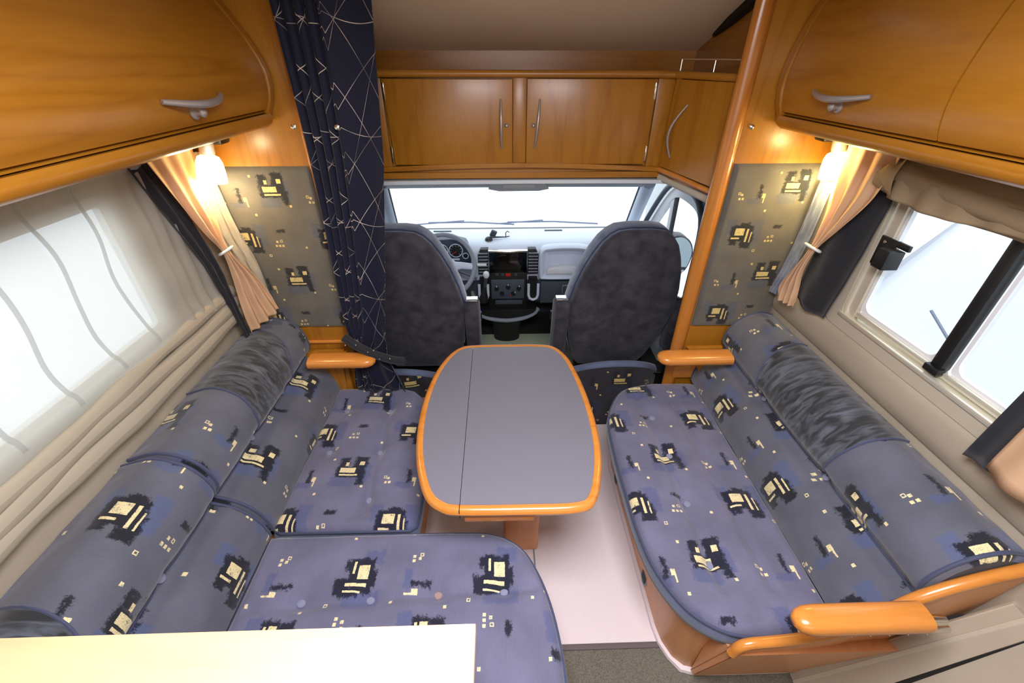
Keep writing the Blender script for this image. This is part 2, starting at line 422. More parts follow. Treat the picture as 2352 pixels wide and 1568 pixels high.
def loft(rings, close=True, cap=True):
    bm = new_bm(); R = [[bm.verts.new(p) for p in r] for r in rings]; n = len(R[0])
    for A, B in zip(R, R[1:]):
        for k in range(n if close else n - 1): bm.faces.new((A[k], A[(k + 1) % n], B[(k + 1) % n], B[k]))
    if cap and close:
        bm.faces.new(R[0][::-1]); bm.faces.new(R[-1])
    return bm
def solid(bm, t):
    bmesh.ops.recalc_face_normals(bm, faces=bm.faces)
    bmesh.ops.solidify(bm, geom=bm.faces[:], thickness=t); return bm
def spline(pts, n=6, closed=True):
    out = []; K = len(pts)
    for i in range(K if closed else K - 1):
        g = lambda k: Vector(pts[k % K]) if closed else Vector(pts[max(0, min(K - 1, k))])
        p0, p1, p2, p3 = g(i - 1), g(i), g(i + 1), g(i + 2)
        for s in range(n):
            t = s / n
            out.append(0.5 * ((2 * p1) + (-p0 + p2) * t + (2 * p0 - 5 * p1 + 4 * p2 - p3) * t * t + (-p0 + 3 * p1 - 3 * p2 + p3) * t ** 3))
    if not closed: out.append(Vector(pts[-1]))
    return out
def arcpts(cx, cy, r, a0, a1, n=6):
    return [(cx + r * math.cos(math.radians(a0 + (a1 - a0) * k / n)), cy + r * math.sin(math.radians(a0 + (a1 - a0) * k / n))) for k in range(n + 1)]
def rrect(x0, x1, y0, y1, r, n=5):
    return arcpts(x1 - r, y1 - r, r, 0, 90, n) + arcpts(x0 + r, y1 - r, r, 90, 180, n) + arcpts(x0 + r, y0 + r, r, 180, 270, n) + arcpts(x1 - r, y0 + r, r, 270, 360, n)
def inset(out, d):
    """offset a closed outline inwards by d"""
    n = len(out); A = sum(out[i][0] * out[(i + 1) % n][1] - out[(i + 1) % n][0] * out[i][1] for i in range(n)); s = 1 if A > 0 else -1
    res = []
    for i in range(n):
        a = Vector(out[i - 1][:2]); b = Vector(out[i][:2]); c = Vector(out[(i + 1) % n][:2])
        t = ((b - a).normalized() + (c - b).normalized())
        if t.length < 1e-6: t = (c - b)
        t.normalize(); nrm = Vector((-t.y, t.x)) * s; res.append((b.x + nrm.x * d, b.y + nrm.y * d))
    return res
def ringwall(inner, outer, fixed, axis, t):
    """a flat wall with a hole; outlines have the same number of points, thickness t along axis"""
    def P(p, a): return (a, p[0], p[1]) if axis == 'X' else ((p[0], a, p[1]) if axis == 'Y' else (p[0], p[1], a))
    bm = new_bm(); n = len(inner)
    R = [[bm.verts.new(P(p, a)) for p in o] for o, a in ((inner, fixed), (outer, fixed), (outer, fixed + t), (inner, fixed + t))]
    for q in range(4):
        A, B = R[q], R[(q + 1) % 4]
        for k in range(n): bm.faces.new((A[k], A[(k + 1) % n], B[(k + 1) % n], B[k]))
    return bm
def outer_match(inner, x0, x1, y0, y1):
    """project each point of the inner outline out to a surrounding rectangle, so corners are kept"""
    cx = sum(p[0] for p in inner) / len(inner); cy = sum(p[1] for p in inner) / len(inner); res = []
    for p in inner:
        dx, dy = p[0] - cx, p[1] - cy
        tx = ((x1 - cx) / dx if dx > 0 else (x0 - cx) / dx) if abs(dx) > 1e-9 else 1e9
        ty = ((y1 - cy) / dy if dy > 0 else (y0 - cy) / dy) if abs(dy) > 1e-9 else 1e9
        t = min(tx, ty); res.append([cx + dx * t, cy + dy * t])
    for corner in ((x0, y0), (x1, y0), (x1, y1), (x0, y1)):
        k = min(range(len(res)), key=lambda i: (res[i][0] - corner[0]) ** 2 + (res[i][1] - corner[1]) ** 2); res[k] = list(corner)
    return [tuple(p) for p in res]
def dist_poly(x, y, P):
    d = 1e9; n = len(P)
    for i in range(n):
        ax, ay = P[i]; bx, by = P[(i + 1) % n]; vx, vy = bx - ax, by - ay; L2 = vx * vx + vy * vy
        t = 0 if L2 == 0 else max(0, min(1, ((x - ax) * vx + (y - ay) * vy) / L2)); dx, dy = x - ax - t * vx, y - ay - t * vy
        d = min(d, dx * dx + dy * dy)
    return math.sqrt(d)
def seg_d(x, y, a, b):
    vx, vy = b[0] - a[0], b[1] - a[1]; t = max(0, min(1, ((x - a[0]) * vx + (y - a[1]) * vy) / (vx * vx + vy * vy)))
    return math.hypot(x - a[0] - t * vx, y - a[1] - t * vy)

# ================================================================== SETTING
XL, XR = -1.05, 1.17
STR = 'structure'
obj('floor', box(XL, XR, 0.655, 1.72, -0.03, 0.0), 'carpet_light', kind=STR, label='pale pinkish carpet between the benches')
obj('floor_entrance', box(XL, XR, -1.3, 0.640, -0.03, -0.004), 'carpet_dark', kind=STR)
obj('trim_1', box(XL, 1.0, 0.638, 0.657, -0.02, 0.003, 0.003), 'carpet_binding', kind=STR)
obj('floor_cab', box(-0.92, 1.10, 1.72, 3.0, -0.04, -0.003), 'cab_rubber_floor', kind=STR)
obj('wall_rear', box(XL, XR, -1.3, -1.26, 0, 2.0), 'cream_wall', kind=STR)
# ceiling with the opening of the roof hatch
hin = rrect(-0.22, 0.46, -0.06, 0.5, 0.03, 2); obj('ceiling', ringwall(hin, outer_match(hin, XL - 0.03, XR + 0.03, -1.3, 1.62), 1.97, 'Z', 0.03), 'ceiling_cloth', kind=STR)
obj('ceiling_hatch', box(-0.24, 0.48, -0.08, 0.52, 2.0, 2.02), 'white_plastic', kind=STR)
# sloping ceiling over the cab bed area
obj('ceiling_front', solid(grid(4, 6, lambda u, v: (-0.9 + 2.0 * u, 1.62 + 0.68 * v, 1.955 - 0.225 * v ** 1.0, 0, 0)), 0.02), 'ceiling_cloth', kind=STR)

# ---- side walls with window openings
def yz_wall(name, x, t, inner, y0, y1, z0, z1, m):
    obj(name, ringwall(inner, outer_match(inner, y0, y1, z0, z1), x, 'X', t), m, kind=STR, smooth=30)
LWIN = rrect(0.05, 1.20, 0.985, 1.40, 0.03)
RWIN = rrect(0.30, 1.245, 0.965, 1.42, 0.035)
yz_wall('wall_left', XL, -0.035, LWIN, -1.3, 1.62, 0, 1.97, 'cream_wall')
yz_wall('wall_right', XR, 0.035, RWIN, -1.3, 1.62, 0, 1.97, 'cream_wall')
# raised horizontal padding band along both walls (the wall lining's bulge under the window)
def wall_band(name, x, s, y0, y1):
    prof = [(0, .80), (.012, .815), (.018, .85), (.018, .90), (.010, .925), (0, .93)]
    obj(name, prism([(x + s * a, z) for a, z in prof], 'Y', y0, y1), 'cream_wall', kind=STR, smooth=60)
wall_band('trim_2', XR, -1, 0.30, 1.58)
# window 2 (right): moulded surround, metal frame, two panes, black catch bar
w2 = thing('window_2', None, None, (XR, 0.78, 0.95), kind=STR)
inn = rrect(0.30, 1.245, 0.965, 1.42, 0.035); outr = rrect(0.25, 1.325, 0.925, 1.49, 0.06)
part('surround', ringwall(inn, outr, XR - 0.014, 'X', 0.014), 'window_moulding', w2, smooth=30)
def frame_tube(o, x, r, sx=1.0): return tube([(x, a, b) for a, b in o], r, 8, closed=True, sx=sx)
part('frame', frame_tube(rrect(0.305, 1.238, 0.972, 1.415, 0.035), XR - 0.004, 0.008), 'alu_frame', w2)
part('sill_rail', merge(box(XR - 0.02, XR + 0.03, 0.29, 1.25, 0.966, 0.982, 0.004), box(XR - 0.002, XR + 0.03, 0.29, 1.25, 0.985, 1.004, 0.004)), 'alu_frame', w2)
for y0, y1 in ((0.905, 1.20), (0.33, 0.865)):
    f = part('sash', ringwall(rrect(y0 + .012, y1 - .010, 1.014, 1.395, 0.03), rrect(y0, y1, 1.0, 1.405, 0.02), XR + 0.008, 'X', 0.014), 'alu_frame' if False else 'white_plastic', w2, smooth=30)
    part('pane', box(XR + 0.012, XR + 0.016, y0 + .01, y1 - .01, 1.01, 1.395), 'window_glass', f)
part('catch_bar', merge(box(XR - 0.012, XR + 0.02, 0.873, 0.908, 1.0, 1.41, 0.008), box(XR - 0.02, XR + 0.005, 0.868, 0.913, 0.99, 1.01, 0.004)), 'black_plastic', w2)
part('jamb', prism([(XR - .004, 1.20), (XR + .012, 1.20), (XR + .035, 1.243), (XR - .004, 1.243)], 'Z', 0.975, 1.41), 'window_moulding', w2)
# window 1 (left): surround, frame, pane behind the sheer cloth
w1 = thing('window_1', None, None, (XL, 0.6, 0.95), kind=STR)
part('frame', ringwall(rrect(0.09, 1.17, 1.015, 1.372, 0.01), rrect(0.05, 1.20, 0.985, 1.40, 0.03), XL - 0.01, 'X', -0.02), 'white_plastic', w1, smooth=30)
part('pane', box(XL - 0.024, XL - 0.02, 0.07, 1.19, 1.0, 1.39), 'window_glass', w1)
part('mullion', box(XL - 0.026, XL - 0.012, 0.62, 0.645, 1.0, 1.39, 0.003), 'white_plastic', w1)

# ---- partition between lounge and cab (two wing boards with thick rounded edge)
obj('wall_partition_right', box(0.79, XR, 1.60, 1.625, 0, 1.97), 'wood_z', kind=STR, label='wooden partition board right of the cab opening')
obj('trim_3', tube([(0.80, 1.60, z) for z in (0, 0.5, 1.0, 1.5, 1.97)], 0.030, 14, sx=0.75), 'wood_edge_z', kind=STR)
obj('wall_partition_left', box(XL, -0.62, 1.60, 1.625, 0, 1.97), 'wood_z', kind=STR)
obj('trim_4', tube([(-0.63, 1.60, z) for z in (0, 0.5, 1.0, 1.5, 1.97)], 0.030, 14, sx=0.75), 'wood_edge_z', kind=STR)
obj('trim_5', box(0.80, 1.10, 1.575, 1.60, 0.435, 0.50, 0.005), 'wood_edge', kind=STR)
obj('trim_6', box(-1.0, -0.655, 1.585, 1.60, 0.655, 0.667, 0.003), 'wood_edge', kind=STR)
obj('trim_7', box(-1.0, -0.70, 1.57, 1.60, 0.30, 0.62, 0.004), 'wood_x', kind=STR)
# little snap button on the right partition
tag(obj('snap_stud', lathe([(0.0, -0.004), (0.008, -0.004), (0.008, 0.002), (0.004, 0.005), (0, 0.006)], (0.862, 1.597, 1.503), rot=Matrix.Rotation(PI / 2, 4, 'X'), n=14), 'chrome'), 'small chrome snap stud on the right wooden partition', 'stud')

# ================================================================== OVERHEAD CABINETS
def overhead(side, x0, wallx, zb, ylo, yhi, prof, label, doors, handles, lz):
    """prof: list of (x offset towards the room is +, z) of the door face"""
    s = 1 if side == 'L' else -1
    t = thing('overhead_cabinet', label, 'cabinet', ((x0 + wallx) / 2, (ylo + yhi) / 2, zb - 0.03))
    X = lambda o: x0 + s * o
    body = [(wallx, 1.962), (X(-0.19), 1.962)] + [(X(o - 0.018), z) for o, z in reversed(prof)] + [(X(-0.006), zb - 0.002), (wallx, zb - 0.012)]
    part('body', prism(body, 'Y', ylo, yhi + 0.004), 'wood_y', t)
    # bottom lip, full rounded moulding under the doors
    lip = [(X(-0.03), zb - 0.006), (X(0.004), zb - 0.004), (X(0.010), zb - 0.014), (X(0.006), zb - 0.030), (X(-0.012), zb - 0.042), (X(-0.05), zb - 0.047), (wallx, zb - 0.047), (wallx, zb - 0.012)]
    part('lip', prism(lip, 'Y', ylo, yhi + 0.004, 0.0), 'wood_y', t, smooth=60)
    # end cheek that closes the doors against the partition
    ck = [(X(o + 0.006), z) for o, z in prof] + [(wallx, 1.962), (wallx, zb - 0.03), (X(-0.01), zb - 0.03)]
    part('end_panel', prism(ck, 'Y', yhi + 0.003, yhi + 0.032, 0.002), 'wood_z', t)
    for (a, b, hy, ky) in doors:
        def fn(u, v):
            k = v * (len(prof) - 1); i = min(int(k), len(prof) - 2); f = k - i
            o = prof[i][0] * (1 - f) + prof[i + 1][0] * f; z = prof[i][1] * (1 - f) + prof[i + 1][1] * f
            return (X(o), a + (b - a) * u, z, 0, 0)
        d = part('door', solid(grid(12, 24, fn), 0.016), 'wood_y', t, smooth=50)
        if hy:
            ya, yb = hy; hx = lambda q: X(prof_at(prof, lz) + 0.006 + 0.030 * math.sin(PI * q) ** 0.8)
            part('handle', tube([(hx(q / 12), ya + (yb - ya) * q / 12, lz - 0.012 * math.sin(PI * q / 12)) for q in range(13)], [0.0055 + 0.003 * math.sin(PI * q / 12) for q in range(13)], 10), 'metal_satin', d, 'curved satin metal pull')
            kx = X(prof_at(prof, lz - 0.03))
            part('lock_knob', lathe([(0, 0), (0.016, 0), (0.016, 0.004), (0.010, 0.007), (0.009, 0.014), (0.0115, 0.018), (0.0115, 0.024), (0.006, 0.029), (0, 0.030)], (kx, ky, lz - 0.030), n=16, rot=Matrix.Rotation(s * PI / 2, 4, 'Y')), 'metal_satin', d, 'round satin metal lock knob')
    return t
def prof_at(prof, z):
    for (a, za), (b, zb) in zip(prof, prof[1:]):
        if za <= z <= zb: return a + (b - a) * (z - za) / (zb - za)
    return prof[-1][0]
PL = [(0.0, 1.563), (.012, 1.585), (.021, 1.62), (.022, 1.66), (.012, 1.70), (-.006, 1.74), (-.030, 1.78), (-.062, 1.83), (-.100, 1.88), (-.145, 1.93), (-.17, 1.955)]
PR = [(0.0, 1.552), (.009, 1.572), (.017, 1.61), (.018, 1.65), (.012, 1.69), (.004, 1.73), (-.010, 1.78), (-.030, 1.83), (-.060, 1.88), (-.10, 1.93), (-.125, 1.955)]
overhead('L', -0.735, XL, 1.556, -1.0, 1.562, PL, 'long wooden overhead cabinet above the left sofa with sheer-curtained window', [(0.25, 1.56, (1.052, 1.28), 1.166), (-1.0, 0.244, None, 0)], None, 1.622)
overhead('R', 0.930, XR, 1.545, -1.0, 1.562, PR, 'wooden overhead cabinet with two doors above the right sofa', [(0.972, 1.56, (1.175, 1.397), 1.286), (0.30, 0.967, (0.42, 0.64), 0.53), (-1.0, 0.295, None, 0)], None, 1.620)

# ================================================================== CAB OVERHEAD (front cabinets)
YF = 1.95
t = thing('front_cabinet', 'wide two-door wooden cabinet above the windscreen', 'cabinet', (0.1, 2.1, 1.27))
part('body', box(-0.60, 0.70, YF + 0.016, 2.25, 1.285, 1.635), 'wood_x', t)
part('stile', box(0.058, 0.112, YF, YF + 0.016, 1.30, 1.635, 0.002), 'wood_z', t)
part('stile', box(0.632, 0.70, YF, YF + 0.016, 1.30, 1.635, 0.002), 'wood_z', t)
part('stile', box(-0.60, -0.455, YF, YF + 0.016, 1.30, 1.635, 0.002), 'wood_z', t)
for (x0, x1, hx, kx) in ((-0.450, 0.056, 0.010, 0.032), (0.114, 0.628, 0.165, 0.141)):
    xb0, xb1 = x0 + (0.02 if x0 < 0 else -0.004), x1 - (0.028 if x0 > 0 else -0.0)
    d = part('door', prism([(x0, 1.632), (x1, 1.630), (x1 - (0.01 if x0 > 0 else 0), 1.318), (x0 + (0.012 if x0 < 0 else 0), 1.320)], 'Y', YF - 0.008, YF + 0.006, 0.002), 'wood_z', t, smooth=30)
    part('handle', tube([(hx - (0.016 if x0 > 0 else 0) * (1 - q / 10), YF - 0.012 - 0.024 * math.sin(PI * q / 10), 1.385 + 0.178 * q / 10) for q in range(11)], [0.0035 + .002 * math.sin(PI * q / 10) for q in range(11)], 10), 'metal_satin', d, 'slim bowed satin metal handle')
    part('lock_knob', lathe([(0, 0), (0.009, 0), (0.009, 0.003), (0.006, 0.006), (0.006, 0.012), (0.003, 0.015), (0, 0.015)], (kx, YF - 0.008, 1.470), n=14, rot=Matrix.Rotation(PI / 2, 4, 'X')), 'metal_satin', d)
    xh = -0.447 if x0 < 0 else 0.622
    for zz in (1.36, 1.59): part('hinge', box(xh - .004, xh + .004, YF - 0.012, YF - 0.006, zz - 0.03, zz + 0.03, 0.001), 'chrome', d)
# arched bottom rail
arch = [(-0.60 + 1.30 * k / 24, 1.288 + 0.020 * math.sin(PI * k / 24)) for k in range(25)]
part('bottom_rail', prism(arch + [(p[0], p[1] + 0.018) for p in reversed(arch)], 'Y', YF - 0.016, YF + 0.018, 0.003), 'wood_x', t, smooth=50)
part('soffit', box(-0.60, 0.70, YF + 0.0, YF + 0.3, 1.262, 1.286), 'wood_x', t)
part('shelf_edge', tube([(-0.62, YF - 0.006, 1.650), (0, YF - .006, 1.648), (0.60, YF - 0.008, 1.646), (0.69, YF - 0.02, 1.645)], 0.013, 12), 'wood_x', t)
part('shelf_board', box(-0.60, 0.70, YF, 2.25, 1.637, 1.650), 'wood_x', t)
# corner cabinet set diagonally beside the right partition
ax, ay, bx, by = 0.695, 1.93, 0.812, 1.635
t = thing('corner_cabinet', 'narrow single-door wooden corner cabinet beside the right partition', 'cabinet', (0.85, 1.85, 1.27))
part('body', prism([(ax + .012, ay + .012), (bx + .012, by), (1.12, by), (1.12, 2.25), (ax + .012, 2.25)], 'Z', 1.262, 1.637), 'wood_z', t)
def diag(t_, z, o=0.0):
    dx, dy = bx - ax, by - ay; L_ = math.hypot(dx, dy); return (ax + dx * t_ - (-dy) / L_ * o * 1, ay + dy * t_ - dx / L_ * o, z)
def diagprism(ts, off, th):
    rings = []
    for o in (off, off + th): rings.append([diag(a, z, o) for a, z in ts])
    return loft(rings)
d = part('door', diagprism([(0.10, 1.630), (0.97, 1.630), (0.97, 1.292), (0.02, 1.312)], -0.004, 0.014), 'wood_z', t, smooth=30)
part('stile', diagprism([(0.0, 1.637), (0.09, 1.637), (0.01, 1.30), (-0.05, 1.30)], -0.006, 0.008), 'wood_z', t, smooth=30)
part('handle', tube([diag(0.30 - 0.14 * q / 10 - 0.07 * math.sin(PI * q / 10), 1.55 - 0.195 * q / 10, 0.010 + 0.028 * math.sin(PI * q / 10)) for q in range(11)], [0.0035 + .002 * math.sin(PI * q / 10) for q in range(11)], 10), 'metal_satin', d, 'slim bowed satin metal handle')
for zz in (1.33, 1.60): part('hinge', tube([diag(0.975, zz - .03, 0.012), diag(0.975, zz + .03, 0.012)], 0.004, 8), 'chrome', d)
part('bottom_rail', tube([diag(-0.06, 1.298, 0.004), diag(0.3, 1.292, 0.004), diag(1.0, 1.272, 0.004)], 0.011, 10), 'wood_edge', t)
part('shelf_edge', tube([(0.69, YF - 0.02, 1.645), diag(0.1, 1.645, 0.004), diag(1.0, 1.643, 0.004)], 0.013, 12), 'wood_x', t)
# white edging under the corner cabinet
obj('trim_8', tube([(0.70, 1.955, 1.262), (0.73, 1.90, 1.256), (0.82, 1.66, 1.236), (0.835, 1.62, 1.23)], 0.016, 10, sx=0.6), 'window_moulding', kind=STR)
# back wall and side walls of the space over the cab
obj('wall_front', box(-0.9, 1.12, 2.25, 2.27, 1.262, 1.96), 'wood_x', kind=STR)
obj('wall_cab_upper_right', prism([(1.625, 1.645), (2.25, 1.645), (2.25, 1.74), (1.625, 1.96)], 'X', 0.875, 0.90), 'wood_y', kind=STR)
obj('wall_cab_upper_left', prism([(1.625, 1.27), (2.25, 1.27), (2.25, 1.74), (1.625, 1.96)], 'X', -0.72, -0.70), 'wood_y', kind=STR)
obj('trim_9', tube([(0.868, 1.63, 1.925), (0.868, 1.95, 1.82), (0.866, 2.08, 1.775)], [0.028, .022, .008], 8), 'rubber', kind=STR)
t = thing('gallery_rail', 'thin chrome gallery rail on posts above the corner cabinet', 'rail', (0.78, 1.8, 1.655))
part('rod', tube([(0.700, 1.94, 1.694), (0.73, 1.905, 1.694), (0.845, 1.63, 1.694)], 0.0028, 8), 'chrome', t)
for px_, py_ in ((0.703, 1.935), (0.775, 1.80)): part('post', tube([(px_, py_, 1.655), (px_, py_, 1.694)], 0.0032, 8), 'chrome', t)

# ================================================================== CAB SHELL
XC = 0.085
obj('ceiling_cab', solid(grid(12, 8, lambda u, v: (-0.92 + 2.0 * u, 1.93 + 0.56 * v, 1.258 - 0.128 * v ** 1.6 - 0.02 * abs(2 * u - 1) ** 4, 0, 0)), 0.015), 'headliner', kind=STR)
# windscreen: sloping pane in a grey frame
WT = (2.45, 1.118); WB = (2.97, 0.70)
w3 = thing('window_3', None, None, (XC, 2.7, 0.7), kind=STR)
def ws(x, t_): return (x, WT[0] + (WB[0] - WT[0]) * t_, WT[1] + (WB[1] - WT[1]) * t_)
hw = lambda t_: 0.705 + 0.10 * t_
part('pane', solid(grid(8, 8, lambda u, v: (*ws(XC + (2 * u - 1) * hw(v), v), 0, 0)), 0.005), 'window_glass', w3)
for s_ in (-1, 1):
    part('pillar', tube([ws(XC + s_ * (hw(v) + 0.035), v) for v in (-0.05, 0.3, 0.6, 1.02)], 0.050, 12, sx=0.8), 'grey_plastic' if s_ > 0 else 'mid_plastic', w3)
    part('seal', tube([ws(XC + s_ * (hw(v) - 0.006), v) for v in (0.0, 0.5, 1.0)], 0.006, 8), 'rubber', w3)
part('header', tube([ws(XC + x, -0.02 - 0.012 * (1 - (x / .74) ** 2)) for x in [(-.74 + .148 * k) for k in range(11)]], 0.026, 10), 'headliner', w3)
t = thing('dome_console', 'grey overhead console in the middle of the windscreen header', 'console', (0.10, 2.40, 1.13))
part('housing', prism([(-0.06, 1.112), (-0.035, 1.150), (0.235, 1.150), (0.265, 1.112), (0.21, 1.102), (0.0, 1.102)], 'Y', 2.36, 2.44, 0.005), 'headliner', t)
part('lamp_lens', box(0.02, 0.19, 2.352, 2.362, 1.118, 1.140, 0.003), 'white_plastic', t)
# cab side doors
DIN = [(2.86, 0.66), (2.72, 0.83), (2.60, 0.955), (2.52, 1.015), (2.44, 1.04), (2.30, 1.045), (2.20, 1.035), (2.145, 1.00), (2.12, 0.93), (2.12, 0.60), (2.14, 0.56), (2.30, 0.55), (2.55, 0.55), (2.80, 0.55), (2.86, 0.60)]
for s_, X0, nm in ((1, 1.03, 'right'), (-1, -0.86, 'left')):
    dr = thing('door_1' if s_ > 0 else 'door_2', None, None, (X0, 2.3, 0.3), kind=STR)
    din = spline(DIN, 3); din = [(p[0], p[1]) for p in din]
    dout = inset(din, -0.055)
    part('window_frame', ringwall(din, dout, X0 - s_ * 0.015, 'X', s_ * 0.03), 'white_plastic', dr, smooth=30)
    part('pane', prism(din, 'X', X0 + s_ * 0.002, X0 + s_ * 0.006), 'window_glass', dr)
    part('quarter_post', prism([(2.50, 0.56), (2.545, 0.56), (2.56, 1.03), (2.515, 1.03)], 'X', X0 - s_ * 0.012, X0 + s_ * 0.01, 0.003), 'white_plastic', dr)
    part('run_channel', prism([(2.478, 0.56), (2.50, 0.56), (2.515, 1.03), (2.492, 1.03)], 'X', X0 - s_ * 0.008, X0 + s_ * 0.008), 'rubber', dr)
    seal = [(X0 - s_ * 0.035, a, b) for a, b in inset(din, -0.075)]
    part('seal', tube(seal, 0.016, 10, closed=True), 'dark_plastic', dr)
    obj('wall_cab_' + nm, ringwall(inset(din, -0.05), outer_match(inset(din, -0.05), 1.62, 3.05, -0.02, 1.28), X0 + s_ * 0.012, 'X', s_ * 0.02), 'headliner', kind=STR, smooth=30)
# firewall and bonnet in front of the cab
obj('wall_firewall', box(-0.9, 1.08, 3.0, 3.03, -0.02, 0.68), 'dark_plastic', kind=STR)
# overhead grab bracket strip above the right door
obj('trim_10', prism([(1.64, 1.11), (1.64, 1.16), (2.15, 1.15), (2.40, 1.12), (2.40, 1.105), (2.15, 1.125)], 'X', 0.985, 1.01, 0.003), 'mid_plastic', kind=STR)

# ================================================================== DASHBOARD
t = thing('dashboard', 'light grey van dashboard with dark lower half across the cab', 'dashboard', (XC, 2.7, 0.0))
up = [(2.60, 0.470), (2.585, 0.56), (2.585, 0.66), (2.61, 0.705), (2.66, 0.725), (2.80, 0.725), (2.97, 0.69), (2.97, 0.47)]
part('upper_body', prism(up, 'X', -0.84, 1.01, 0.004), 'grey_plastic', t, smooth=60)
lo = [(2.62, 0.29), (2.60, 0.33), (2.60, 0.468), (2.97, 0.468), (2.97, 0.29)]
part('lower_body', prism(lo, 'X', -0.84, 1.01, 0.004), 'dark_plastic', t, smooth=60)
for x0 in (-0.45, 0.30, 0.72): part('defrost_slot', box(x0, x0 + 0.12, 2.83, 2.845, 0.716, 0.7245), 'dark_plastic', t)
g = part('glove_box', box(0.262, 0.80, 2.584, 2.604, 0.30, 0.462, 0.006), 'dark_plastic', t)
part('latch', merge(box(0.405, 0.475, 2.578, 2.588, 0.372, 0.438, 0.008), ), 'mid_plastic', g)
part('latch_face', box(0.413, 0.467, 2.572, 2.580, 0.38, 0.430, 0.006), 'dark_plastic', g)
# passenger tray: raised rounded rim round a bowl
rim = spline([(0.245, 0.62), (0.262, 0.695), (0.32, 0.712), (0.42, 0.716), (0.52, 0.710), (0.572, 0.685), (0.60, 0.60), (0.60, 0.52), (0.58, 0.497), (0.42, 0.494), (0.27, 0.497), (0.25, 0.52)], 4)
rim = [(p[0], p[1]) for p in rim]
rings = []
for d_, y_ in ((-0.008, 2.592), (-0.004, 2.548), (0.006, 2.538), (0.018, 2.542), (0.030, 2.565), (0.040, 2.576), (0.06, 2.578)):
    rings.append([(a, y_, b) for a, b in inset(rim, d_)])
part('tray', loft(rings, cap=False), 'grey_plastic', t, smooth=60)
part('tray_floor', prism([(0.30, 0.565), (0.34, 0.578), (0.42, 0.584), (0.50, 0.578), (0.545, 0.565), (0.55, 0.53), (0.29, 0.53)], 'Y', 2.545, 2.60, 0.006), 'white_plastic', t)
# centre stack
c_ = part('centre_stack', box(-0.085, 0.170, 2.545, 2.62, 0.285, 0.565, 0.006), 'black_plastic', t)
part('climate_panel', box(-0.065, 0.152, 2.538, 2.548, 0.36, 0.50, 0.004), 'dark_plastic', c_)
for x0, z0 in ((-0.03, .435), (0.045, .445), (0.115, .435), (0.005, .40), (0.08, .40)):
    part('control_knob', lathe([(0, 0), (0.016, 0), (0.014, 0.010), (0.012, 0.014), (0, 0.014)], (x0, 2.540, z0), n=14, rot=Matrix.Rotation(PI / 2, 4, 'X')), 'black_plastic', c_)
for x0, col_, z0 in ((0.025, 'blue_fob', .392), (0.062, 'red_plastic', .392), (0.045, 'gauge_print', .468), (0.118, 'gauge_print', .458), (-0.03, 'gauge_print', .458), (0.09, 'gauge_print', .415)):
    part('indicator', box(x0 - .003, x0 + .003, 2.522, 2.528, z0 - .004, z0 + .004), col_, c_)
part('hazard_button', box(0.030, 0.062, 2.535, 2.545, 0.524, 0.544, 0.002), 'red_plastic', c_)
for x0 in (-0.035, 0.0, 0.085): part('switch', box(x0, x0 + .02, 2.538, 2.545, 0.527, 0.541, 0.002), 'dark_plastic', c_)
part('cassette_slot', box(-0.04, 0.14, 2.538, 2.546, 0.318, 0.35, 0.003), 'dark_plastic', c_)
# vents with slats beside the screen
for x0, x1 in ((-0.145, -0.078), (0.172, 0.240)):
    v_ = part('vent', prism([(x0 + .02 * (x0 < 0), 0.70), (x1 - .02 * (x0 > 0), 0.70), (x1, 0.66), (x1, 0.53), (x0, 0.53), (x0, 0.66)], 'Y', 2.555, 2.60, 0.005), 'black_plastic', t)
    for k in range(7): part('slat', box(x0 + .004, x1 - .004, 2.548, 2.560, 0.545 + 0.021 * k, 0.552 + 0.021 * k, 0.001), 'mid_plastic', v_)
part('shelf_trim', box(-0.15, -0.09, 2.53, 2.56, 0.598, 0.61, 0.003), 'white_plastic', t)
# cup holder loops either side of the stack
for x0, x1 in ((-0.150, -0.078), (0.170, 0.248)):
    U_ = [(x1 - .008 if x0 < 0 else x0 + .008, 0.478), (x1 - .008 if x0 < 0 else x0 + .008, 0.40)]
    pth = [(x0 + .008, 0.478), (x0 + .008, 0.40), (x0 + .016, 0.375), (x0 + .034, 0.366), ((x0 + x1) / 2, 0.364), (x1 - .034, 0.366), (x1 - .016, 0.375), (x1 - .008, 0.40), (x1 - .008, 0.478)]
    h_ = part('cup_holder', tube([(a, 2.515, b) for a, b in pth], 0.009, 10), 'grey_plastic', t)
    part('cup_well', prism([(x0 + .01, .50), (x1 - .01, .50), (x1 - .01, .39), (x1 - .03, .372), (x0 + .03, .372), (x0 + .01, .39)], 'Y', 2.522, 2.60, 0.0), 'black_plastic', h_)
# lower shelf, curved grey lip around an open dark pocket
lipc = [(-0.170, 0.300), (-0.145, 0.262), (-0.08, 0.232), (0.03, 0.222), (0.14, 0.232), (0.215, 0.262), (0.245, 0.300)]
part('pocket_lip', tube([(a, 2.49 + 0.02 * abs(a - .04) / .2, b) for a, b in [(p[0], p[1]) for p in spline(lipc, 4, False)]], 0.013, 10, sx=1.4), 'mid_plastic', t)
part('pocket', prism([(-0.155, 0.30), (0.235, 0.30), (0.205, 0.255), (0.03, 0.228), (-0.13, 0.255)], 'Y', 2.50, 2.70, 0.002), 'black_plastic', t)
part('pedestal', loft([[(0.035 + r * math.cos(2 * PI * k / 16), 2.62 + r * .6 * math.sin(2 * PI * k / 16), z) for k in range(16)] for r, z in ((0.17, 0.235), (0.15, 0.20), (0.11, 0.16), (0.10, 0.10), (0.09, 0.0))]), 'black_plastic', t)
